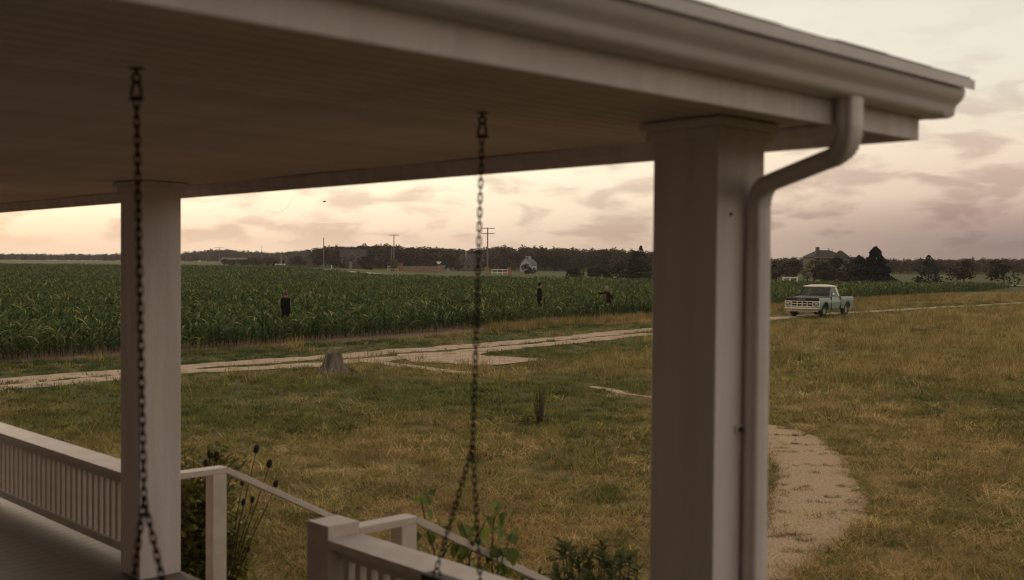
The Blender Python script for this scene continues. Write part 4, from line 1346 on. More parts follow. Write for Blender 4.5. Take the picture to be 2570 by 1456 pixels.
# ------------------------------------------------------------------ garden plants by the porch
LEAF = mat('shrub_leaf', (.13, .145, .034), (.29, .27, .075), 3, .7, spec=.15, trans=.3, rand=.25)
LEAF_L = mat('vine_leaf', (.095, .13, .028), (.19, .215, .05), 6, .6, spec=.2, trans=.35, rand=.3)
LEAF_D = mat('dark_evergreen_leaf', (.055, .066, .020), (.115, .115, .038), 6, .75, spec=.12, trans=.15, rand=.25)
LEAF_O = mat('ochre_leaf', (.16, .12, .035), (.22, .16, .05), 6, .6, trans=.3, rand=.3)
TWIG = mat('brown_twig', (.05, .035, .022), (.09, .062, .04), 20, .9)
def leaf_shape(mb, M, L_, w, mi=0):
    pts2 = [(0, 0, 0), (.3, .5, .04), (.65, .42, .02), (1, 0, -.10), (.65, -.42, .02), (.3, -.5, .04), (.3, 0, -.04), (.65, 0, -.05)]
    vv = [M @ Vector((a * L_, b * w, c * L_)) for a, b, c in pts2]
    mb.add(vv, [(0, 6, 1), (1, 6, 7, 2), (2, 7, 3), (0, 5, 6), (5, 4, 7, 6), (4, 3, 7)], mi)
def rnd_rot(R, tilt=1.0):
    return Matrix.Rotation(R.uniform(0, 6.28), 4, 'Z') @ Matrix.Rotation(R.uniform(-tilt, tilt * .6), 4, 'Y') @ Matrix.Rotation(R.uniform(-.6, .6), 4, 'X')
def bush(name, px, dist, rx, ht, n, mats, label, cat='shrub', leaf=(.05, .028), sd=1, group=None):
    R = random.Random(sd)
    x, y = atx(px, dist)
    T = empty(name, (x, y, 0)); tag(T, label, cat, group)
    leaf = (.072, .042)
    tw, lf = MB(), MB()
    for i in range(max(8, n // 90)):
        a = R.uniform(0, 6.28); s = R.uniform(.2, 1)
        tip = Vector((math.cos(a) * rx * s, math.sin(a) * rx * s, ht * R.uniform(.75, 1.02) * (1 - .25 * s)))
        mid = Vector((tip.x * .35, tip.y * .35, tip.z * .5)); b0 = Vector((tip.x * .12, tip.y * .12, -.05))
        tw.tube([b0, mid, tip], [.012, .008, .003], 5)
        for j in range(90):
            t = R.uniform(.18, 1.02)
            p = b0.lerp(mid, t * 2) if t < .5 else mid.lerp(tip, (t - .5) * 2)
            p = p + Vector((R.gauss(0, .075), R.gauss(0, .075), R.gauss(0, .06)))
            if p.z < .02: continue
            leaf_shape(lf, Matrix.Translation(p) @ rnd_rot(R), leaf[0] * R.uniform(.6, 1.3), leaf[1] * R.uniform(.7, 1.2), 1 if (len(mats) > 1 and R.random() < .16) else 0)
    tw.build('stem', TWIG, T)
    f = lf.build('foliage', mats, T); f['kind'] = 'stuff'
    return T
bush('leafy_shrub', 488, 9.2, .50, 1.62, 3000, [LEAF, LEAF_O], 'dense leafy green shrub behind the stair handrail, beside the left column', sd=3)
bush('leafy_shrub', 585, 9.3, .26, .92, 900, [LEAF, LEAF_O], 'small olive shrub just right of the handrail post', sd=4)
# teasels
HEAD = mat('dark_seed_head', (.025, .018, .014), (.05, .035, .026), 60, .95, .6, 120)
def teasels():
    x0, y0 = atx(556, 9.0)
    T = empty('teasel_plant', (x0, y0, 0)); tag(T, 'tall dry teasel with dark oval seed heads rising past the handrail', 'teasel')
    st = MB()
    for (cx, cy, hs) in ((800, 262, 1), (865, 280, 1.1), (1240, 212, 1), (1365, 352, 1), (1425, 540, .85), (1110, 525, .8), (1205, 690, .75), (1120, 715, .8), (1165, 1165, .7), (760, 345, .8)):
        p = pt((470 + cx / 2.528) / 1.4945, (1600 + cy / 2.528) / 1.4945, 8.9 + random.uniform(-.12, .15)) - Vector((x0, y0, 0))
        b = Vector((p.x * .1 + random.uniform(-.04, .04), p.y * .2, 0)); m_ = Vector((p.x * .55, p.y * .7, p.z * .55))
        st.tube([b, m_, p - Vector((0, 0, .02))], [.006, .005, .003], 5)
        d = (p - m_).normalized()
        q = d.to_track_quat('Z', 'Y').to_euler()
        h = MB().lathe([(0, -.036), (.013, -.03), (.021, -.012), (.0225, .004), (.018, .022), (.009, .034), (0, .038)], 10).build('seed_head', HEAD, T, True, p, q)
        h.scale = (hs, hs, hs)
        sp = MB()
        for _ in range(50):
            a = random.uniform(0, 6.28); z = random.uniform(-.03, .03); r = .02 * math.sqrt(max(.1, 1 - (z / .038) ** 2))
            sp.tube([(r * math.cos(a), r * math.sin(a), z), ((r + .007) * math.cos(a), (r + .007) * math.sin(a), z + .005)], [.0012, .0005], 3, cap=False)
        for _ in range(5):
            a = random.uniform(0, 6.28)
            sp.tube([(0, 0, -.036), (.022 * math.cos(a), .022 * math.sin(a), -.03), (.034 * math.cos(a), .034 * math.sin(a), -.006)], [.002, .0015, .0005], 3, cap=False)
        sp.build('spines', HEAD, h)
    st.build('stem', TWIG, T)
    lf = MB(); R = random.Random(9)
    for _ in range(26):
        leaf_shape(lf, Matrix.Translation((R.uniform(-.02, .3), R.gauss(0, .05), R.uniform(.1, .9))) @ rnd_rot(R), R.uniform(.1, .2), R.uniform(.025, .04))
    f = lf.build('foliage', LEAF, T); f['kind'] = 'stuff'
teasels()
# vine sprigs rising past the rail
def vine():
    x0, y0 = atx(1160, 6.7)
    T = empty('young_vine', (x0, y0, 0)); tag(T, 'young vine with bright green leaves rising between the handrail and the porch rail', 'vine')
    def c5(cx, cy, d): return pt((1560 + cx / 3.677) / 1.4945, (1780 + cy / 3.677) / 1.4945, d) - Vector((x0, y0, 0))
    st = MB()
    stems = [[(270, 1450), (250, 1050), (150, 760), (95, 480), (60, 300)], [(760, 1450), (720, 1100), (690, 850), (620, 640)], [(1050, 1450), (1045, 1050), (1065, 690), (1130, 440)],
             [(1150, 1400), (1190, 1150), (1320, 800)], [(700, 1450), (760, 1000), (900, 760), (980, 600)], [(300, 1300), (430, 1000), (520, 920)]]
    for s in stems:
        P_ = [c5(a, b, 6.7) for a, b in s]
        P_ = [Vector((P_[0].x * .9, P_[0].y, 0))] + P_
        st.tube(P_, [.007] + [.005] * (len(P_) - 2) + [.002], 5)
    st.build('stem', TWIG, T)
    LS = []
    for i in range(4):
        mb = MB(); leaf_shape(mb, Matrix.Identity(4), 1, .62 + .08 * i); LS.append(mb.mesh('leaf', LEAF_L))
    R = random.Random(21)
    for (cx, cy) in ((50, 290), (200, 260), (190, 400), (180, 330), (60, 610), (300, 600), (200, 670), (230, 800), (240, 730), (20, 820), (60, 940), (560, 600), (600, 680), (650, 760), (740, 800), (720, 870),
                     (660, 950), (640, 1050), (700, 1150), (690, 1080), (980, 620), (940, 720), (900, 780), (1060, 600), (1150, 600), (1230, 520), (1130, 430), (1120, 720), (1300, 780), (1370, 730),
                     (1100, 980), (1200, 1000), (1170, 1060), (1350, 1060), (1270, 1120), (1030, 1120), (1100, 1160), (1170, 1220), (1020, 1200), (1150, 1300), (1250, 1300), (500, 960), (440, 1000),
                     (1210, 1080), (1320, 1000), (620, 1120), (780, 930), (980, 1250), (1080, 1300), (1120, 800), (820, 1200), (1180, 1380), (690, 1260)):
        for rep_ in range(2):
            p = c5(cx + rep_ * R.uniform(-70, 70), cy + rep_ * R.uniform(-70, 70), 6.7 + R.uniform(-.15, .15))
            s = R.uniform(.055, .10)
            o = place('leaf', LS[R.randrange(4)], T, p); o.scale = (s, s, s)
            o.rotation_euler = (R.uniform(-.7, .7), R.uniform(.2, 1.4), R.uniform(0, 6.28))
vine()
def whorl_shrub():
    x0, y0 = atx(1500, 7.7)
    T = empty('evergreen_shrub', (x0, y0, 0)); tag(T, 'dark evergreen shrub with narrow leaves in whorls, left of the corner column', 'shrub')
    def c6b(cx, cy, d): return pt((2050 + cx / 5.977) / 1.4945, (1950 + cy / 5.977) / 1.4945, d) - Vector((x0, y0, 0))
    st = MB(); R = random.Random(31); LS = []
    for i in range(3):
        mb = MB(); leaf_shape(mb, Matrix.Identity(4), 1, .34 + .05 * i); LS.append(mb.mesh('leaf', LEAF_D))
    tips = [(400, 560), (540, 700), (820, 680), (950, 860), (1250, 560), (1300, 850), (1580, 900), (1680, 830), (180, 1150), (560, 1150), (900, 1000), (1900, 760), (330, 640), (1180, 780), (1450, 1050), (1750, 1150),
            (2050, 1100), (700, 900), (1050, 1200), (1330, 1250), (300, 1330), (-200, 1250), (-450, 1330), (800, 1350)]
    for (cx, cy) in tips:
        p = c6b(cx, cy, 7.7 + R.uniform(-.35, .35))
        b = Vector((p.x * .25, p.y * .3, 0)); m_ = Vector((p.x * .8, p.y * .9, p.z * .6))
        st.tube([b, m_, p], [.010, .007, .003], 5)
        ax = (p - m_).normalized(); q0 = ax.to_track_quat('Z', 'Y')
        for j in range(11):
            s = R.uniform(.07, .12)
            o = place('leaf', LS[R.randrange(3)], T, p - ax * R.uniform(0, .10)); o.scale = (s, s, s)
            o.rotation_mode = 'QUATERNION'
            o.rotation_quaternion = q0 @ Matrix.Rotation(R.uniform(0, 6.28), 3, 'Z').to_quaternion() @ Matrix.Rotation(R.uniform(-1.1, .1), 3, 'Y').to_quaternion()
    st.build('stem', TWIG, T)
whorl_shrub()
def weed(px, py, H, n, label, name='tall_weed', m=None, spread=.12, sd=1):
    R = random.Random(sd); x, y = gp(px, py)
    T = empty(name, (x, y, th(x, y))); tag(T, label, 'weed')
    st, lf = MB(), MB()
    for i in range(n):
        a = R.uniform(0, 6.28); h = H * R.uniform(.55, 1); r = R.uniform(.3, 1) * spread
        tip = Vector((math.cos(a) * r * 1.5, math.sin(a) * r * 1.5, h)); b = Vector((math.cos(a) * r * .5, math.sin(a) * r * .5, -.02))
        st.tube([b, b.lerp(tip, .5) + Vector((R.gauss(0, .01), 0, 0)), tip], [.007, .005, .002], 5)
        for j in range(24):
            p = b.lerp(tip, R.uniform(.05, 1))
            leaf_shape(lf, Matrix.Translation(p) @ rnd_rot(R), R.uniform(.03, .065), R.uniform(.008, .014))
    for j in range(60):
        leaf_shape(lf, Matrix.Translation((R.gauss(0, spread * .9), R.gauss(0, spread * .9), R.uniform(.0, .14))) @ rnd_rot(R), R.uniform(.06, .13), R.uniform(.02, .04))
    st.build('stem', TWIG, T); f = lf.build('foliage', m or LEAF_D, T); f['kind'] = 'stuff'
weed(1356, 1064, .76, 22, 'tall dark weed standing alone in the middle of the yard', sd=2, spread=.15)
weed(750, 1085, .22, 8, 'low dark green weed in the yard right of the left column', spread=.25, sd=5, m=LEAF)
weed(868, 1080, .26, 8, 'low dark green weed in the yard below the stump', spread=.25, sd=6, m=LEAF)
weed(1603, 1100, .20, 6, 'low dark weed in the grass beside the corner column', spread=.2, sd=7, m=LEAF)
weed(1316, 1064, .10, 3, 'tiny dark weed just left of the tall weed', spread=.10, sd=8)
weed(877, 938, .14, 4, 'small dark weed at the right foot of the stump', spread=.10, sd=9)
weed(2075, 797, .55, 9, 'green weed growing in front of the truck door', spread=.3, sd=10, m=LEAF)
weed(2040, 800, .30, 8, 'short green weed in front of the truck bumper', spread=.35, sd=12, m=LEAF)
weed(1467, 806, .42, 5, 'orange-yellow withered weed at the corn edge', name='withered_weed', spread=.1, sd=11, m=mat('orange_leaf', (.34, .15, .015), (.42, .22, .03), 8, .7, trans=.2))
# ------------------------------------------------------------------ trees, houses and poles beyond the field
def yh(px): return 663 + .008 * (px - CX)
def hpx(px, py, dist): return pt(px, py, dist).z
F_DARK = world_mix_mat('dark_tree_leaves', (.026, .024, .013), (.05, .042, .022), .08, rand=.3)
F_BROWN = world_mix_mat('brown_tree_leaves', (.050, .034, .022), (.085, .055, .034), .08, rand=.3)
F_OLIVE = world_mix_mat('olive_tree_leaves', (.058, .052, .023), (.10, .085, .038), .08, rand=.3)
F_PALE = world_mix_mat('pale_olive_leaves', (.13, .12, .062), (.19, .165, .085), .1, rand=.2)
F_BLUE = world_mix_mat('spruce_needles', (.018, .022, .019), (.035, .040, .032), .3, rand=.3)
TRUNK = mat('dark_trunk', (.035, .026, .02), (.06, .045, .034), 8, .95)
def quad(mb, R, p, s, mi=0):
    M = Matrix.Translation(p) @ Matrix.Rotation(R.uniform(0, 6.28), 4, 'Z') @ Matrix.Rotation(R.uniform(-1.3, 1.3), 4, 'X')
    a = s * R.uniform(.6, 1.2) / 2; b = s * R.uniform(.4, .9) / 2
    mb.add([M @ Vector(q) for q in ((-a, -b * .3, 0), (-a * .2, -b, 0), (a, -b * .2, .1 * s), (a * .5, b, 0), (-a * .6, b * .8, -.05 * s))], [(0, 1, 2, 3, 4)], mi)
def crown_round(mb, R, H, W_, z0, n, s, lobes=9):
    Ls = []
    for i in range(lobes):
        a = R.uniform(0, 6.28); r = R.uniform(.1, .75) * W_ / 2; z = R.uniform(z0 + (H - z0) * .2, H * .88)
        k = 1 - abs((z - z0) / (H - z0) - .45) * .9
        Ls.append((Vector((math.cos(a) * r * k, math.sin(a) * r * k, z)), R.uniform(.16, .30) * min(W_, H - z0)))
    for i in range(n):
        c, rr = R.choice(Ls)
        d = Vector((R.gauss(0, 1), R.gauss(0, 1), R.gauss(0, .8))).normalized() * rr * R.uniform(.55, 1.08)
        p = c + d
        if p.z < z0 * .6: continue
        quad(mb, R, p, s)
    return Ls
def crown_conifer(mb, R, H, W_, z0, n, s):
    for i in range(n):
        t = R.random() ** 1.3
        z = z0 + (H - z0) * t
        rmax = W_ / 2 * (1 - t) ** .72 * (1 + .22 * math.sin(z * 5.0)) + .06
        a = R.uniform(0, 6.28); a = round(a / .5) * .5 + R.gauss(0, .16)
        r = rmax * math.sqrt(R.uniform(.15, 1.1))
        quad(mb, R, Vector((math.cos(a) * r, math.sin(a) * r, z - r * .22)), s * (1.1 - .5 * t))
def tree(name, px, dist, top, W_, kind, m, label, sd, z0=None, n=700, s=None, cat='tree', group=None):
    R = random.Random(sd); x, y = atx(px, dist); g = th(x, y)
    H = hpx(px, top, dist) - g
    T = empty(name, (x, y, g), R.uniform(0, 6.28)); tag(T, label, cat, group)
    z0 = H * .16 if z0 is None else z0
    tr, cr = MB(), MB()
    if kind == 'conifer':
        crown_conifer(cr, R, H, W_, z0, n, s or H * .075)
        tr.tube([(0, 0, -.2), (0, 0, H * .5), (0, 0, H * .97)], [H * .022, H * .014, .02], 7)
    elif kind == 'bare':
        tr.tube([(0, 0, -.2), (.05 * H, 0, H * .45), (0, .02 * H, H * .8)], [H * .025, H * .016, .03], 7)
        for i in range(26):
            a = R.uniform(0, 6.28); z = R.uniform(.3, .8) * H
            b = Vector((.03 * H, 0, z)); e = b + Vector((math.cos(a), math.sin(a), R.uniform(.7, 1.6))) * R.uniform(.10, .24) * W_
            tr.tube([b, b.lerp(e, .5) + Vector((0, 0, .05)), e], [H * .007, H * .005, .012], 4)
            for j in range(3):
                e2 = b.lerp(e, R.uniform(.4, 1)); e3 = e2 + Vector((R.gauss(0, 1), R.gauss(0, 1), 1.4)).normalized() * R.uniform(.05, .13) * W_
                tr.tube([e2, e3], [H * .004, .01], 4)
        crown_round(cr, R, H, W_, H * .4, 120, s or H * .035)
    else:
        Ls = crown_round(cr, R, H, W_, z0, n, s or H * .06, 10 if kind == 'round' else 12)
        tr.tube([(0, 0, -.2), (.02 * H, 0, H * .3), (0, .02 * H, H * .65)], [H * .03, H * .022, .03], 7)
        for c, rr in Ls[:7]:
            tr.tube([(0.01 * H, 0, H * .25), Vector((0, 0, H * .3)).lerp(c, .55), c], [H * .013, H * .008, .015], 5)
    tr.build('trunk', TRUNK, T); c = cr.build('crown', m, T); c['kind'] = 'stuff'
    return T
# ---- the wood that closes the view: one mass
def tree_mesh(sd, m, conif=False):
    R = random.Random(sd); mb = MB()
    if conif: crown_conifer(mb, R, 1, .42, .04, 260, .10)
    else: crown_round(mb, R, 1, .85, .10, 330, .10, 11)
    mb.tube([(0, 0, -.05), (0, 0, .6)], [.02, .01], 5, 0)
    return mb.mesh('wood_tree', m)
WV = [tree_mesh(i, F_DARK) for i in range(3)] + [tree_mesh(10 + i, F_BROWN) for i in range(4)] + [tree_mesh(20 + i, F_OLIVE) for i in range(2)] + [tree_mesh(30, F_DARK, True)]
NEAR_PROF = [(560, 652), (630, 650), (690, 646), (730, 636), (770, 628), (820, 621), (900, 620), (960, 617), (1020, 621), (1100, 624), (1160, 629), (1230, 622), (1330, 623), (1450, 626), (1560, 629),
             (1640, 634), (1800, 640), (1925, 650), (2000, 648), (2060, 646), (2250, 652), (2700, 650)]
FAR_PROF = [(-300, 640), (300, 640), (456, 638), (490, 633), (560, 629), (630, 634), (720, 637), (800, 638)]
def prof(P, px):
    for (a, b), (c, d) in zip(P, P[1:]):
        if px <= c: return b + (d - b) * (px - a) / (c - a)
    return P[-1][1]
def wood(name, P, d0, d1, px0, px1, n, label):
    pts, rot, scl, idx = [], [], [], []
    for i in range(n):
        px = random.uniform(px0, px1); d = random.uniform(d0, d1); x, y = atx(px, d); g = th(x, y)
        top = prof(P, px) + random.choice((random.uniform(-5, 3), random.uniform(0, 14)))
        Hh = max(2.5, hpx(px, top, d) - g)
        w = Hh * random.uniform(.8, 1.25)
        pts.append((x, y, g - .3)); rot.append((0, 0, random.uniform(0, 6.28))); scl.append((w, w, Hh))
        r = random.random()
        nn = mnoise.noise(Vector((px * .006, d * .01, 4)))
        idx.append(random.randrange(3, 7) if r < .55 + .4 * nn else (random.randrange(0, 3) if r < .85 else (random.randrange(7, 9) if r < .97 else 9)))
    return scatter(name, pts, rot, scl, idx, WV, label)
wood('far_wood', NEAR_PROF, 360, 560, 560, 2700, 2300, 'dark autumn wood closing the view behind the houses')
wood('hill_wood', FAR_PROF, 760, 1250, -300, 860, 2200, 'hazy wooded rise on the far left horizon')
# ---- single trees and shrubs that can be told apart
tree('small_tree', 986, 282, 651, 3.6, 'round', F_PALE, 'small pale round tree behind the utility pole with a white fence', 41, n=420, s=.42)
tree('bush', 925, 300, 668, 9, 'round', F_DARK, 'dark low bush left of the white fence by the brick wall', 42, z0=.1, n=420, s=.6, cat='bush')
tree('bush', 1325, 255, 662, 4.6, 'round', F_BROWN, 'round brown bush in front of the pale barn', 43, z0=.1, n=520, s=.42, cat='bush')
tree('bush', 1262, 300, 660, 4.0, 'round', F_BROWN, 'russet bush behind the white fence between brick pillars', 44, z0=.1, n=380, s=.45, cat='bush')
tree('young_tree', 1283, 310, 651, 3.0, 'round', F_OLIVE, 'slim russet-topped tree left of the pale barn', 45, n=320, s=.42)
for i, (px, d, top, w, lab) in enumerate(((1440, 205, 674, 5, 'leftmost low bush of the dark hedge behind the corn'), (1480, 205, 670, 6, 'dark hedge bush second from the left, behind the corn'),
                                          (1520, 203, 667, 6.5, 'dark hedge bush in the middle of the row behind the corn'), (1558, 200, 662, 6, 'tall dark hedge bush just left of the dark cedars'))):
    tree('hedge_bush', px, d, top, w, 'shrub', F_DARK, lab, 50 + i, z0=.05, n=700, s=.42, cat='bush', group='dark hedge bushes behind the corn')
tree('cedar_tree', 1592, 196, 630, 4.2, 'conifer', F_DARK, 'dark cedar with a blunt top left of the taller cedar', 60, z0=.1, n=1100, s=.5)
tree('cedar_tree', 1607, 194, 617, 4.6, 'conifer', F_DARK, 'tallest dark cedar beside the corner column', 61, z0=.1, n=1200, s=.5)
tree('cedar_tree', 1640, 192, 633, 4.6, 'conifer', F_DARK, 'dark cedar half hidden behind the corner column', 62, z0=.1, n=1100, s=.5)
tree('autumn_tree', 1700, 200, 640, 5, 'round', F_BROWN, 'brown autumn tree hidden behind the corner column', 63, n=500, s=.45)
tree('autumn_tree', 1936, 170, 652, 3.4, 'round', F_DARK, 'dark tree right against the downspout', 64, z0=.2, n=520, s=.38)
tree('autumn_tree', 1985, 175, 648, 5.6, 'round', F_BROWN, 'brown autumn tree left of the house with the chimney', 65, z0=.2, n=800, s=.36)
tree('young_tree', 2025, 172, 650, 2.4, 'round', F_PALE, 'pale olive young tree at the left end of the chimney house', 66, z0=.3, n=420, s=.3)
tree('autumn_tree', 2068, 165, 656, 3.2, 'round', F_DARK, 'dark tree in front of the chimney house wall', 67, z0=.1, n=700, s=.36)
tree('bush', 2112, 160, 677, 3.6, 'shrub', F_BROWN, 'reddish brown bush below the cream wall', 68, z0=.05, n=650, s=.34, cat='bush')
tree('spruce_tree', 2196, 158, 619, 6.2, 'conifer', F_BLUE, 'big dark spruce at the right behind the truck', 69, z0=.1, n=5200, s=.5)
tree('spruce_tree', 2155, 160, 641, 5.4, 'conifer', F_BLUE, 'shorter dark spruce between the house and the big spruce', 70, z0=.1, n=3200, s=.5)
tree('bare_tree', 2163, 172, 632, 2.8, 'bare', F_BROWN, 'nearly bare tree top sticking up behind the shorter spruce', 71)
tree('round_tree', 2082, 245, 625, 4.0, 'round', F_BROWN, 'round brown tree rising behind the chimney house roof', 72, n=420, s=.45)
tree('round_tree', 1955, 210, 655, 5.0, 'round', F_OLIVE, 'olive tree in the gap behind the dark tree', 73, n=420, s=.4)
tree('spruce_tree', 2330, 165, 640, 5, 'conifer', F_BLUE, 'dark spruce beyond the right end of the gutter', 74, z0=.1, n=1300, s=.42)
tree('autumn_tree', 2420, 170, 648, 7, 'round', F_BROWN, 'brown tree far right behind the corn', 75, z0=.1, n=800, s=.42)
tree('autumn_tree', 2520, 168, 652, 6, 'round', F_DARK, 'dark tree at the far right end of the field', 76, z0=.1, n=700, s=.42)
tree('bare_tree', 490, 420, 650, 7, 'bare', F_BROWN, 'bare dark tree at the left behind the field', 77)
tree('round_tree', 640, 360, 650, 6, 'round', F_BROWN, 'brown tree left of the far house with the pale gable', 78, n=500, s=.6)
tree('round_tree', 600, 380, 668, 9, 'round', F_DARK, 'low dark tree on the rise left of the far houses', 79, z0=.2, n=400, s=.6)

for i, (px, d, top, w, km, lab) in enumerate((
        (688, 338, 655, 6, F_BROWN, 'brown tree at the left end of the gabled house'), (752, 338, 640, 6, F_DARK, 'dark tree at the right end of the gabled house'),
        (785, 350, 634, 7, F_BROWN, 'tall brown tree between the gabled house and the plain pole'), (838, 345, 630, 7, F_BROWN, 'tall brown tree between the plain pole and the brick house'),
        (862, 325, 662, 5, F_DARK, 'low dark tree at the left corner of the brick house'), (925, 335, 632, 7, F_DARK, 'tall dark tree at the right end of the brick house'),
        (952, 330, 640, 6, F_BROWN, 'brown tree behind the pale round tree'), (1150, 330, 655, 5, F_BROWN, 'brown tree left of the beige house'), (1222, 335, 650, 5, F_DARK, 'dark tree at the right end of the beige house'),
        (2044, 190, 646, 5.5, F_BROWN, 'brown tree covering the left wall of the chimney house'), (2096, 185, 648, 5.5, F_DARK, 'dark tree covering the middle of the chimney house'),
        (2072, 178, 655, 5.0, F_BROWN, 'lower brown tree in front of the chimney house'), (2142, 180, 648, 5.0, F_DARK, 'dark tree between cream wall and spruce'))):
    tree('autumn_tree', px, d, top, w, 'round', km, lab, 200 + i, z0=.3, n=900, s=.062 * w + .1)
# ---- houses
BRICK = bpy.data.materials.new('far_brick'); BRICK.use_nodes = True
def brick_nodes(M_, c1, c2, mo, sc):
    t = M_.node_tree; N = t.nodes; L = t.links; b = N['Principled BSDF']; b.inputs['Roughness'].default_value = .9
    co = N.new('ShaderNodeTexCoord'); mp = N.new('ShaderNodeMapping'); mp.inputs['Rotation'].default_value = (PI / 2, 0, 0)
    br = N.new('ShaderNodeTexBrick'); br.inputs['Scale'].default_value = sc
    br.inputs['Color1'].default_value = (*c1, 1); br.inputs['Color2'].default_value = (*c2, 1); br.inputs['Mortar'].default_value = (*mo, 1)
    br.inputs['Mortar Size'].default_value = .012; br.inputs['Bias'].default_value = -.2
    L.new(co.outputs['Object'], mp.inputs[0]); L.new(mp.outputs[0], br.inputs['Vector']); L.new(br.outputs[0], b.inputs['Base Color'])
brick_nodes(BRICK, (.10, .052, .036), (.07, .04, .03), (.11, .09, .075), 4)
STONE = bpy.data.materials.new('mottled_wall_stone'); STONE.use_nodes = True
brick_nodes(STONE, (.30, .19, .125), (.12, .06, .04), (.26, .19, .14), 1.2)
OBRICK = mat('orange_brick', (.26, .12, .06), (.33, .165, .085), 9, .9)
ROOFD = mat('dark_roof', (.035, .029, .026), (.055, .046, .04), 4, .9)
TRIM = mat('pale_trim', (.22, .19, .165), None, rough=.7)
WALLB = mat('beige_wall', (.10, .078, .055), (.13, .10, .075), 3, .9)
WALLC = mat('cream_wall', (.24, .21, .15), (.29, .25, .185), 3, .9)
SHEDW = mat('dull_shed_boards', (.12, .115, .10), (.16, .15, .13), 3, .8)
WHITEB = mat('pale_barn_boards', (.33, .345, .35), (.40, .41, .41), 3, .8, stretch=(6, 6, 1))
WPAINT = mat('white_fence_paint', (.66, .62, .56), (.74, .70, .64), 4, .7)
DARKW = mat('dark_window', (.02, .022, .026), None, rough=.15, spec=.6)
WOODP = mat('pole_wood', (.16, .125, .095), (.22, .175, .135), 6, .9, stretch=(1, 1, .1))
def house_at(name, px, dist, rz, label, cat='house'):
    x, y = atx(px, dist)
    h = empty(name, (x, y, th(x, y)), rz); return tag(h, label, cat)
def prism(mb, x0, x1, y0, y1, z0, z1, axis='x', over=.3):
    """gable roof with ridge along axis"""
    if axis == 'x':
        ym = (y0 + y1) / 2
        a = [(x0 - over, y0 - over, z0), (x1 + over, y0 - over, z0), (x1 + over, ym, z1), (x0 - over, ym, z1), (x0 - over, y1 + over, z0), (x1 + over, y1 + over, z0)]
        f = [(0, 1, 2, 3), (3, 2, 5, 4), (0, 3, 4), (1, 5, 2), (0, 4, 5, 1)]
    else:
        xm = (x0 + x1) / 2
        a = [(x0 - over, y0 - over, z0), (x0 - over, y1 + over, z0), (xm, y1 + over, z1), (xm, y0 - over, z1), (x1 + over, y0 - over, z0), (x1 + over, y1 + over, z0)]
        f = [(0, 3, 2, 1), (3, 4, 5, 2), (0, 4, 3), (1, 2, 5), (0, 1, 5, 4)]
    mb.add(a, f)
def win(parent, x, z, w, h, y, m=None):
    o = MB().box((x - w / 2, y - .05, z), (x + w / 2, y + .02, z + h)).build('window', TRIM, parent)
    MB().box((x - w / 2 + .07, y - .062, z + .07), (x + w / 2 - .07, y - .051, z + h - .07)).build('pane', DARKW, o)
def gable_front(parent, x0, x1, y0, y1, ze, zp, wall, trim=True):
    xm = (x0 + x1) / 2
    w = MB(); w.add([(x0, y0, 0), (x1, y0, 0), (x1, y0, ze), (xm, y0, zp), (x0, y0, ze), (x0, y1, 0), (x1, y1, 0), (x1, y1, ze), (xm, y1, zp), (x0, y1, ze)],
                    [(0, 1, 2, 3, 4), (9, 8, 7, 6, 5), (0, 4, 9, 5), (1, 6, 7, 2)])
    wo_ = w.build('wall', wall, parent)
    r = MB()
    for s in (0, 1):
        xe = x0 - .25 if s == 0 else x1 + .25
        zz = ze - .25 * (zp - ze) / ((x1 - x0) / 2)
        r.add([(xe, y0 - .25, zz), (xm, y0 - .25, zp + .02), (xm, y1, zp + .02), (xe, y1, zz), (xe, y0 - .25, zz + .16), (xm, y0 - .25, zp + .2), (xm, y1, zp + .2), (xe, y1, zz + .16)],
              [(0, 3, 2, 1), (4, 5, 6, 7), (0, 1, 5, 4), (0, 4, 7, 3)])
    ro = r.build('roof', ROOFD, parent)
    if trim:
        t = MB()
        for xe in (x0 - .25, x1 + .25):
            zz = ze - .25 * (zp - ze) / ((x1 - x0) / 2)
            t.bar((xe, y0 - .27, zz + .08), (xm, y0 - .27, zp + .11), .05, .2)
        t.build('gable_trim', TRIM, ro)
    return wo_
# brick house with two front gables
h = house_at('brick_house', 884, 335, .12, 'brick house with two small front gables below the dark wood')
MB().box((-3.6, 1.5, 0), (4.2, 9, 3.5)).build('wall', BRICK, h)
rr_ = MB(); prism(rr_, -3.6, 4.2, 1.5, 9, 3.5, 5.9); rr_.build('roof', ROOFD, h)
gable_front(h, -1.5, 1.3, -.4, 2, 3.2, 4.8, BRICK); gable_front(h, .7, 2.9, -1.4, 2, 2.4, 3.7, BRICK)
MB().box((-3.0, 5.0, 5), (-2.3, 5.7, 6.4)).build('chimney', BRICK, h)
win(h, 1.8, 1.0, .9, 1.5, -1.4); win(h, -.5, 2.2, .8, 1.1, -.4); win(h, -2.6, 1.2, 1, 1.5, 1.5)
MB().box((-.9, -.46, 0), (-.1, -.41, 2.1)).build('door', TRIM, h)
# brown house with pale gable trim
h = house_at('gabled_house', 726, 345, -.35, 'brown house with pale gable trim at the left of the wood')
MB().box((-3.5, 1, 0), (5, 9, 2.9)).build('wall', WALLB, h)
rr_ = MB(); prism(rr_, -3.5, 5, 1, 9, 2.9, 5.0); rr_.build('roof', ROOFD, h)
gable_front(h, -3.2, .2, -1.0, 2, 2.5, 4.4, WALLB)
win(h, -1.5, 1, 1.1, 1.4, -1.0); win(h, 2.2, 1.2, 1.4, 1.3, 1.0)
MB().box((3.4, 4.4, 4), (4.1, 5.1, 5.6)).build('chimney', BRICK, h)
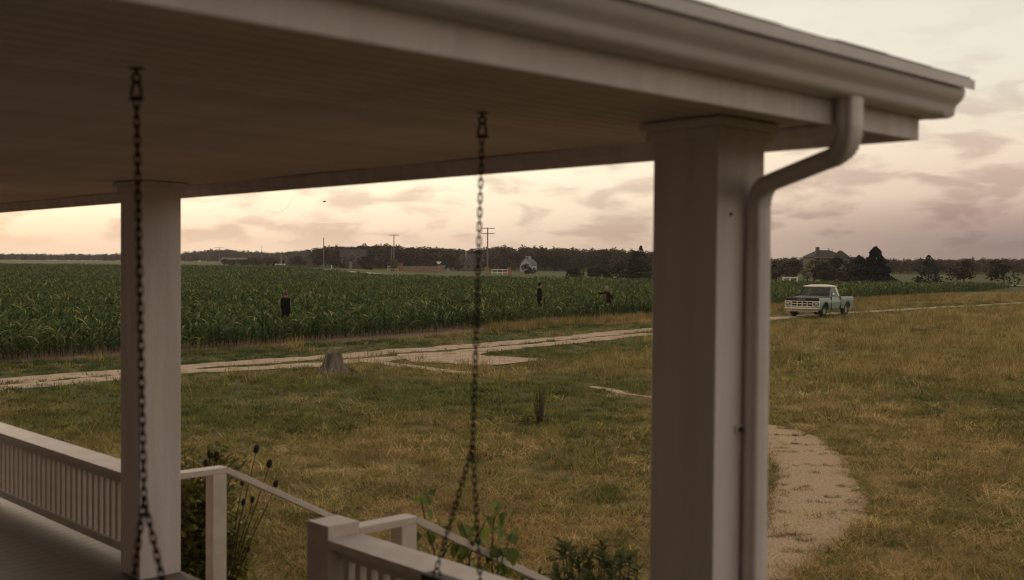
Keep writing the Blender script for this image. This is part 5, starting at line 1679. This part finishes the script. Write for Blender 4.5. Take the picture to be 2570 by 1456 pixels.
# beige house
h = house_at('beige_house', 1186, 345, .2, 'low beige house with steep gable behind the swing chain')
MB().box((-3, 1, 0), (3.6, 8, 3.0)).build('wall', WALLB, h)
rr_ = MB(); prism(rr_, -3, 3.6, 1, 8, 3.0, 5.4); rr_.build('roof', ROOFD, h)
gable_front(h, -2.7, -.1, -.6, 2, 2.4, 4.6, WALLB)
MB().box((-1.9, 2.4, 3), (-1.3, 3.0, 6.0)).build('chimney', TRIM, h)
win(h, -1.4, .8, 1, 1.3, -.6); win(h, 1.8, .9, 1.2, 1.2, 1)
# pale gambrel barn with cupola
h = house_at('pale_barn', 1318, 345, -.5, 'small pale barn with rounded gambrel roof and cupola', 'barn')
h.scale = (.82, .82, .80)
gp_ = [(-2.3, 0), (-2.3, 2.2), (-1.95, 3.2), (-1.25, 4.1), (0, 5.0), (1.25, 4.1), (1.95, 3.2), (2.3, 2.2), (2.3, 0)]
w = MB(); w.add([(a, 0, b) for a, b in gp_] + [(a, 5, b) for a, b in gp_], [tuple(range(9)), tuple(range(17, 8, -1))] + [(0, 9, 10, 1), (7, 16, 17, 8)])
w.build('wall', WHITEB, h)
r = MB(); r.grid([[(a * 1.06, -.3, b + .08) for a, b in gp_[1:-1]], [(a * 1.06, 5.3, b + .08) for a, b in gp_[1:-1]]]); ro = r.build('roof', mat('grey_barn_roof', (.10, .108, .112), (.15, .158, .16), 4, .8), h)
cp = MB().box((-.75, 1.6, 4.8), (.75, 3.1, 5.9)).build('cupola', WHITEB, h)
MB().box((-.5, 1.57, 5.15), (.5, 1.6, 5.65)).build('louvre', DARKW, cp)
MB().box((-.9, 1.45, 5.9), (.9, 3.25, 6.05)).build('cupola_roof', WHITEB, cp)
win(h, 0, 1.2, 1.1, 1.4, 0)
# house with hip roof and chimney on the right
h = house_at('hip_roof_house', 2088, 232, .1, 'house with dark hip roof and chimney behind the truck')
MB().box((-3.7, 0, 0), (3.4, 7, 4.6)).build('wall', WALLB, h)
MB().box((1.5, -1.0, 0), (3.3, 0, 4.3)).build('wing', WALLC, h)
r = MB(); zz = 4.55
r.add([(-4.1, -.4, zz), (3.8, -.4, zz), (3.8, 7.4, zz), (-4.1, 7.4, zz), (-2.0, 3.5, 6.1), (.6, 3.5, 6.1)], [(0, 1, 5, 4), (1, 2, 5), (2, 3, 4, 5), (3, 0, 4), (0, 3, 2, 1)])
r.build('roof', ROOFD, h)
r = MB(); r.add([(.6, -1.3, 4.3), (3.8, -1.3, 4.3), (3.8, 2.4, 4.3), (.6, 2.4, 4.3), (1.7, .8, 6.0), (2.3, .8, 6.0)], [(0, 1, 5, 4), (1, 2, 5), (2, 3, 4, 5), (3, 0, 4)])
r.build('roof', ROOFD, h)
MB().box((-3.0, 1.2, 4), (-2.35, 1.85, 6.7)).build('chimney', BRICK, h)
win(h, -2.4, 2.6, 1, 1.3, 0); win(h, -.4, 2.6, 1, 1.3, 0); win(h, 2.4, 2.6, 1, 1.2, -1)
MB().box((-4.1, -.43, 4.42), (3.8, -.405, 4.54)).build('eave_trim', TRIM, h)
# far low pale roof among the trees
h = house_at('pale_shed', 582, 420, .0, 'long low pale shed far left behind the field', 'shed')
MB().box((-4, 0, 0), (5, 4, 1.6)).build('wall', SHEDW, h); rr_ = MB(); prism(rr_, -4, 5, 0, 4, 1.6, 2.5); rr_.build('roof', SHEDW, h)

# ---- entrance walls, pillars, fences, signs
def pillar(px, dist, w, z, label):
    x, y = atx(px, dist); T = empty('brick_pillar', (x, y, th(x, y)), .1); tag(T, label, 'pillar')
    MB().box((-w / 2, -w / 2, -.1), (w / 2, w / 2, z)).build('shaft', OBRICK, T); MB().box((-w / 2 - .08, -w / 2 - .08, z), (w / 2 + .08, w / 2 + .08, z + .12)).build('coping', OBRICK, T)
pillar(1005, 284, 1.0, 1.9, 'orange brick pillar at the left end of the mottled stone wall')
pillar(1222, 252, .9, 1.65, 'orange brick pillar left of the white fence, beside the tall utility pole')
pillar(1278, 252, .8, 1.6, 'orange brick pillar at the right end of the white fence')
x, y = atx(1064, 284)
Tw = empty('stone_wall', (x, y, th(x, y)), .04); tag(Tw, 'long low mottled stone entrance wall behind the corn', 'wall')
MB().box((-5.4, -.25, -.1), (5.3, .25, 1.35)).build('body', STONE, Tw); MB().box((-5.45, -.32, 1.35), (5.35, .32, 1.47)).build('coping', TRIM, Tw)
MB().box((3.6, -.3, -.1), (5.4, .3, 1.75)).build('end_block', STONE, Tw)
def fence(px0, px1, dist, z, label, nr=2, posts=3, t=.16):
    (x0, y0), (x1, y1) = atx(px0, dist), atx(px1, dist)
    T = empty('white_fence', ((x0 + x1) / 2, (y0 + y1) / 2, th(x0, y0)), .06); tag(T, label, 'fence')
    L_ = (x1 - x0) / 2
    for i in range(nr):
        zz = z - .15 - i * (z * .52)
        MB().box((-L_, -.03, zz - t / 2), (L_, .03, zz + t / 2)).build('rail', WPAINT, T)
    for i in range(posts):
        a = -L_ + .15 + (2 * L_ - .3) * i / max(1, posts - 1)
        MB().box((a - .07, -.09, -.1), (a + .07, -.031, z)).build('post', WPAINT, T)
fence(1233, 1275, 253, 1.35, 'white two-rail fence between the two orange brick pillars', posts=4)
fence(972, 1000, 285, 1.35, 'white two-rail fence left of the mottled stone wall', posts=3)
fence(690, 716, 300, 1.2, 'short white fence far left at the end of the road', posts=3)
fence(1962, 2003, 158, 1.35, 'white rail fence between the downspout and the truck', posts=3)
x, y = atx(832, 300); T = empty('marker_post', (x, y, th(x, y))); tag(T, 'small white marker post beside the far road', 'post')
MB().box((-.12, -.12, 0), (.12, .12, .9)).build('shaft', WPAINT, T); MB().box((-.15, -.15, .9), (.15, .15, 1.0)).build('cap', WPAINT, T)
GREYM = mat('grey_sign_back', (.24, .24, .23), (.29, .285, .27), 5, .5, metallic=.3)
x, y = atx(1101, 205); T = empty('street_sign', (x, y, th(x, y))); tag(T, 'pale crossed street-name blades on a thin post behind the corn', 'street sign')
zt_ = hpx(1101, 659.5, 205) - th(x, y)
MB().tube([(0, 0, 0), (0, 0, zt_)], .035, 6).build('pole', GREYM, T)
MB().box((-.42, -.015, zt_), (.42, .015, zt_ + .22)).build('blade', WPAINT, T); MB().box((-.24, -.26, zt_ - .24), (.24, .26, zt_ - .02), 0, Matrix.Rotation(.0, 4, 'Z')).build('blade', WPAINT, T)
x, y = atx(1124, 215); T = empty('road_sign', (x, y, th(x, y))); tag(T, 'grey octagonal road sign seen from behind at the stone wall', 'road sign')
zs_ = hpx(1124, 679.5, 215) - th(x, y)
MB().box((-.04, -.03, 0), (.04, .03, zs_ + .3)).build('post', GREYM, T)
oc = MB(); pts8 = [(.48 * math.cos(PI / 8 + k * PI / 4), .48 * math.sin(PI / 8 + k * PI / 4)) for k in range(8)]
oc.add([(a, .03, zs_ + b) for a, b in pts8] + [(a, .045, zs_ + b) for a, b in pts8], [tuple(range(8)), tuple(range(15, 7, -1))] + [(i, i + 8, (i + 1) % 8 + 8, (i + 1) % 8) for i in range(8)])
oc.build('sign_plate', GREYM, T)

# ---- utility poles and wires
def pole(px, dist, top, label, arms=(), r=.15, name='utility_pole'):
    x, y = atx(px, dist); g = th(x, y); H = hpx(px, top, dist) - g
    T = empty(name, (x, y, g)); tag(T, label, 'utility pole', 'utility poles along the far road' if name == 'utility_pole' else None)
    MB().tube([(0, 0, -.3), (0, 0, H)], [r, r * .7], 8).build('shaft', WOODP, T)
    for dz_, hw2, rz in arms:
        a = MB().box((-hw2, -.16, H - dz_ - .07), (hw2, -.08, H - dz_ + .07), 0, Matrix.Rotation(rz, 4, 'Z')).build('crossarm', WOODP, T)
        for q in (-.92, -.45, .45, .92):
            MB().lathe([(.05, 0), (.07, .06), (.04, .12), (0, .14)], 8, c=Matrix.Rotation(rz, 3, 'Z') @ Vector((hw2 * q, -.12, H - dz_ + .07))).build('insulator', GREYM, a)
    return Vector((x, y, g + H))
tops = []
tops.append(pole(467, 520, 631, 'leftmost far utility pole with a small crossarm', ((.2, 1.6, .2),), .18))
tops.append(pole(550, 480, 621, 'second utility pole from the left, with a small crossarm', ((.2, 1.9, .2),), .18))
tops.append(pole(657, 400, 616, 'thin bare pole left of the far houses', (), .10))
tops.append(pole(812, 320, 597, 'plain tall utility pole left of the brick house', (), .17))
tops.append(pole(988, 285, 588, 'utility pole with a crossarm beside the pale round tree', ((.25, 1.35, .1),), .16))
pole(982, 283, 621, 'short pole stub tight against the crossarm pole', (), .15)
tops.append(pole(1223, 245, 571, 'tallest utility pole with two crossarms, right of the swing chain', ((.2, 1.6, .35), (1.35, 1.55, .0)), .18))
pole(706, 330, 640, 'thick brown post in front of the gabled house', (), .30, 'wooden_post')
def wire(a, b, sag, label, r=.03, dz=0):
    a, b = a + Vector((0, 0, dz)), b + Vector((0, 0, dz))
    P_ = [a.lerp(b, t) - Vector((0, 0, 4 * sag * t * (1 - t))) for t in np.linspace(0, 1, 14)]
    tag(MB().tube(P_, r, 4).build('power_line', BLACKP), label, 'power line')
wire(tops[0], tops[2], 3.5, 'power line sagging between the left far poles', .045, -4.5)
wire(tops[3], tops[4], 1.2, 'power line from the plain tall pole to the crossarm pole', .02, -4.2)
wire(tops[4], tops[5], 1.2, 'power line from the crossarm pole to the tallest pole', .02, -4.4)

# ---- bird
p = pt(814, 506.5, 140)
T = empty('bird', p, .6); tag(T, 'tiny dark bird flying high above the left poles', 'bird')
bd = MB(); bd.tube([(-.22, 0, 0), (-.1, 0, 0), (.05, 0, .01), (.16, 0, .02), (.24, 0, .02)], [.02, .055, .065, .04, .01], 8); bd.build('body', BLACKP, T, True)
for s in (1, -1):
    MB().add([(.08, 0, .03), (-.08, 0, .03), (-.12, s * .22, .10), (.05, s * .24, .12), (-.14, s * .46, .05)], [(0, 1, 2, 3), (3, 2, 4)]).build('wing', BLACKP, T)
MB().add([(-.2, 0, .0), (-.34, .06, .0), (-.34, -.06, .0)], [(0, 1, 2)]).build('tail', BLACKP, T)
# ---- cobweb thread under the front fascia
wb = MB()
for run in (((895, 776), (932, 799), (985, 779)), ((990, 786), (1030, 799), (1062, 791), (1085, 768), (1096, 741))):
    P_ = []
    for a, b in run:
        r = ray(a / 1.4945, b / 1.4945)
        k = 3.815 / (r.x * A_.x + r.y * A_.y)
        P_.append(Vector((r.x * k, r.y * k, EYE + r.z * k)))
    wb.tube(P_, .0007, 4)
tag(wb.build('cobweb_thread', TRIM), 'thin cobweb threads hanging below the porch roof edge', 'cobweb')

# ------------------------------------------------------------------ haze
hz = MB().box((-2600, -60, -1.5), (2600, 1500, 32)).build('haze', [])
tag(hz, 'thin evening haze over the fields', kind='stuff')
HZ = bpy.data.materials.new('haze'); HZ.use_nodes = True
t = HZ.node_tree; t.nodes.clear()
o_ = t.nodes.new('ShaderNodeOutputMaterial'); v_ = t.nodes.new('ShaderNodeVolumePrincipled')
v_.inputs['Color'].default_value = (.85, .78, .74, 1); v_.inputs['Density'].default_value = .00015; v_.inputs['Anisotropy'].default_value = .3
t.links.new(v_.outputs[0], o_.inputs['Volume'])
hz.data.materials.append(HZ)
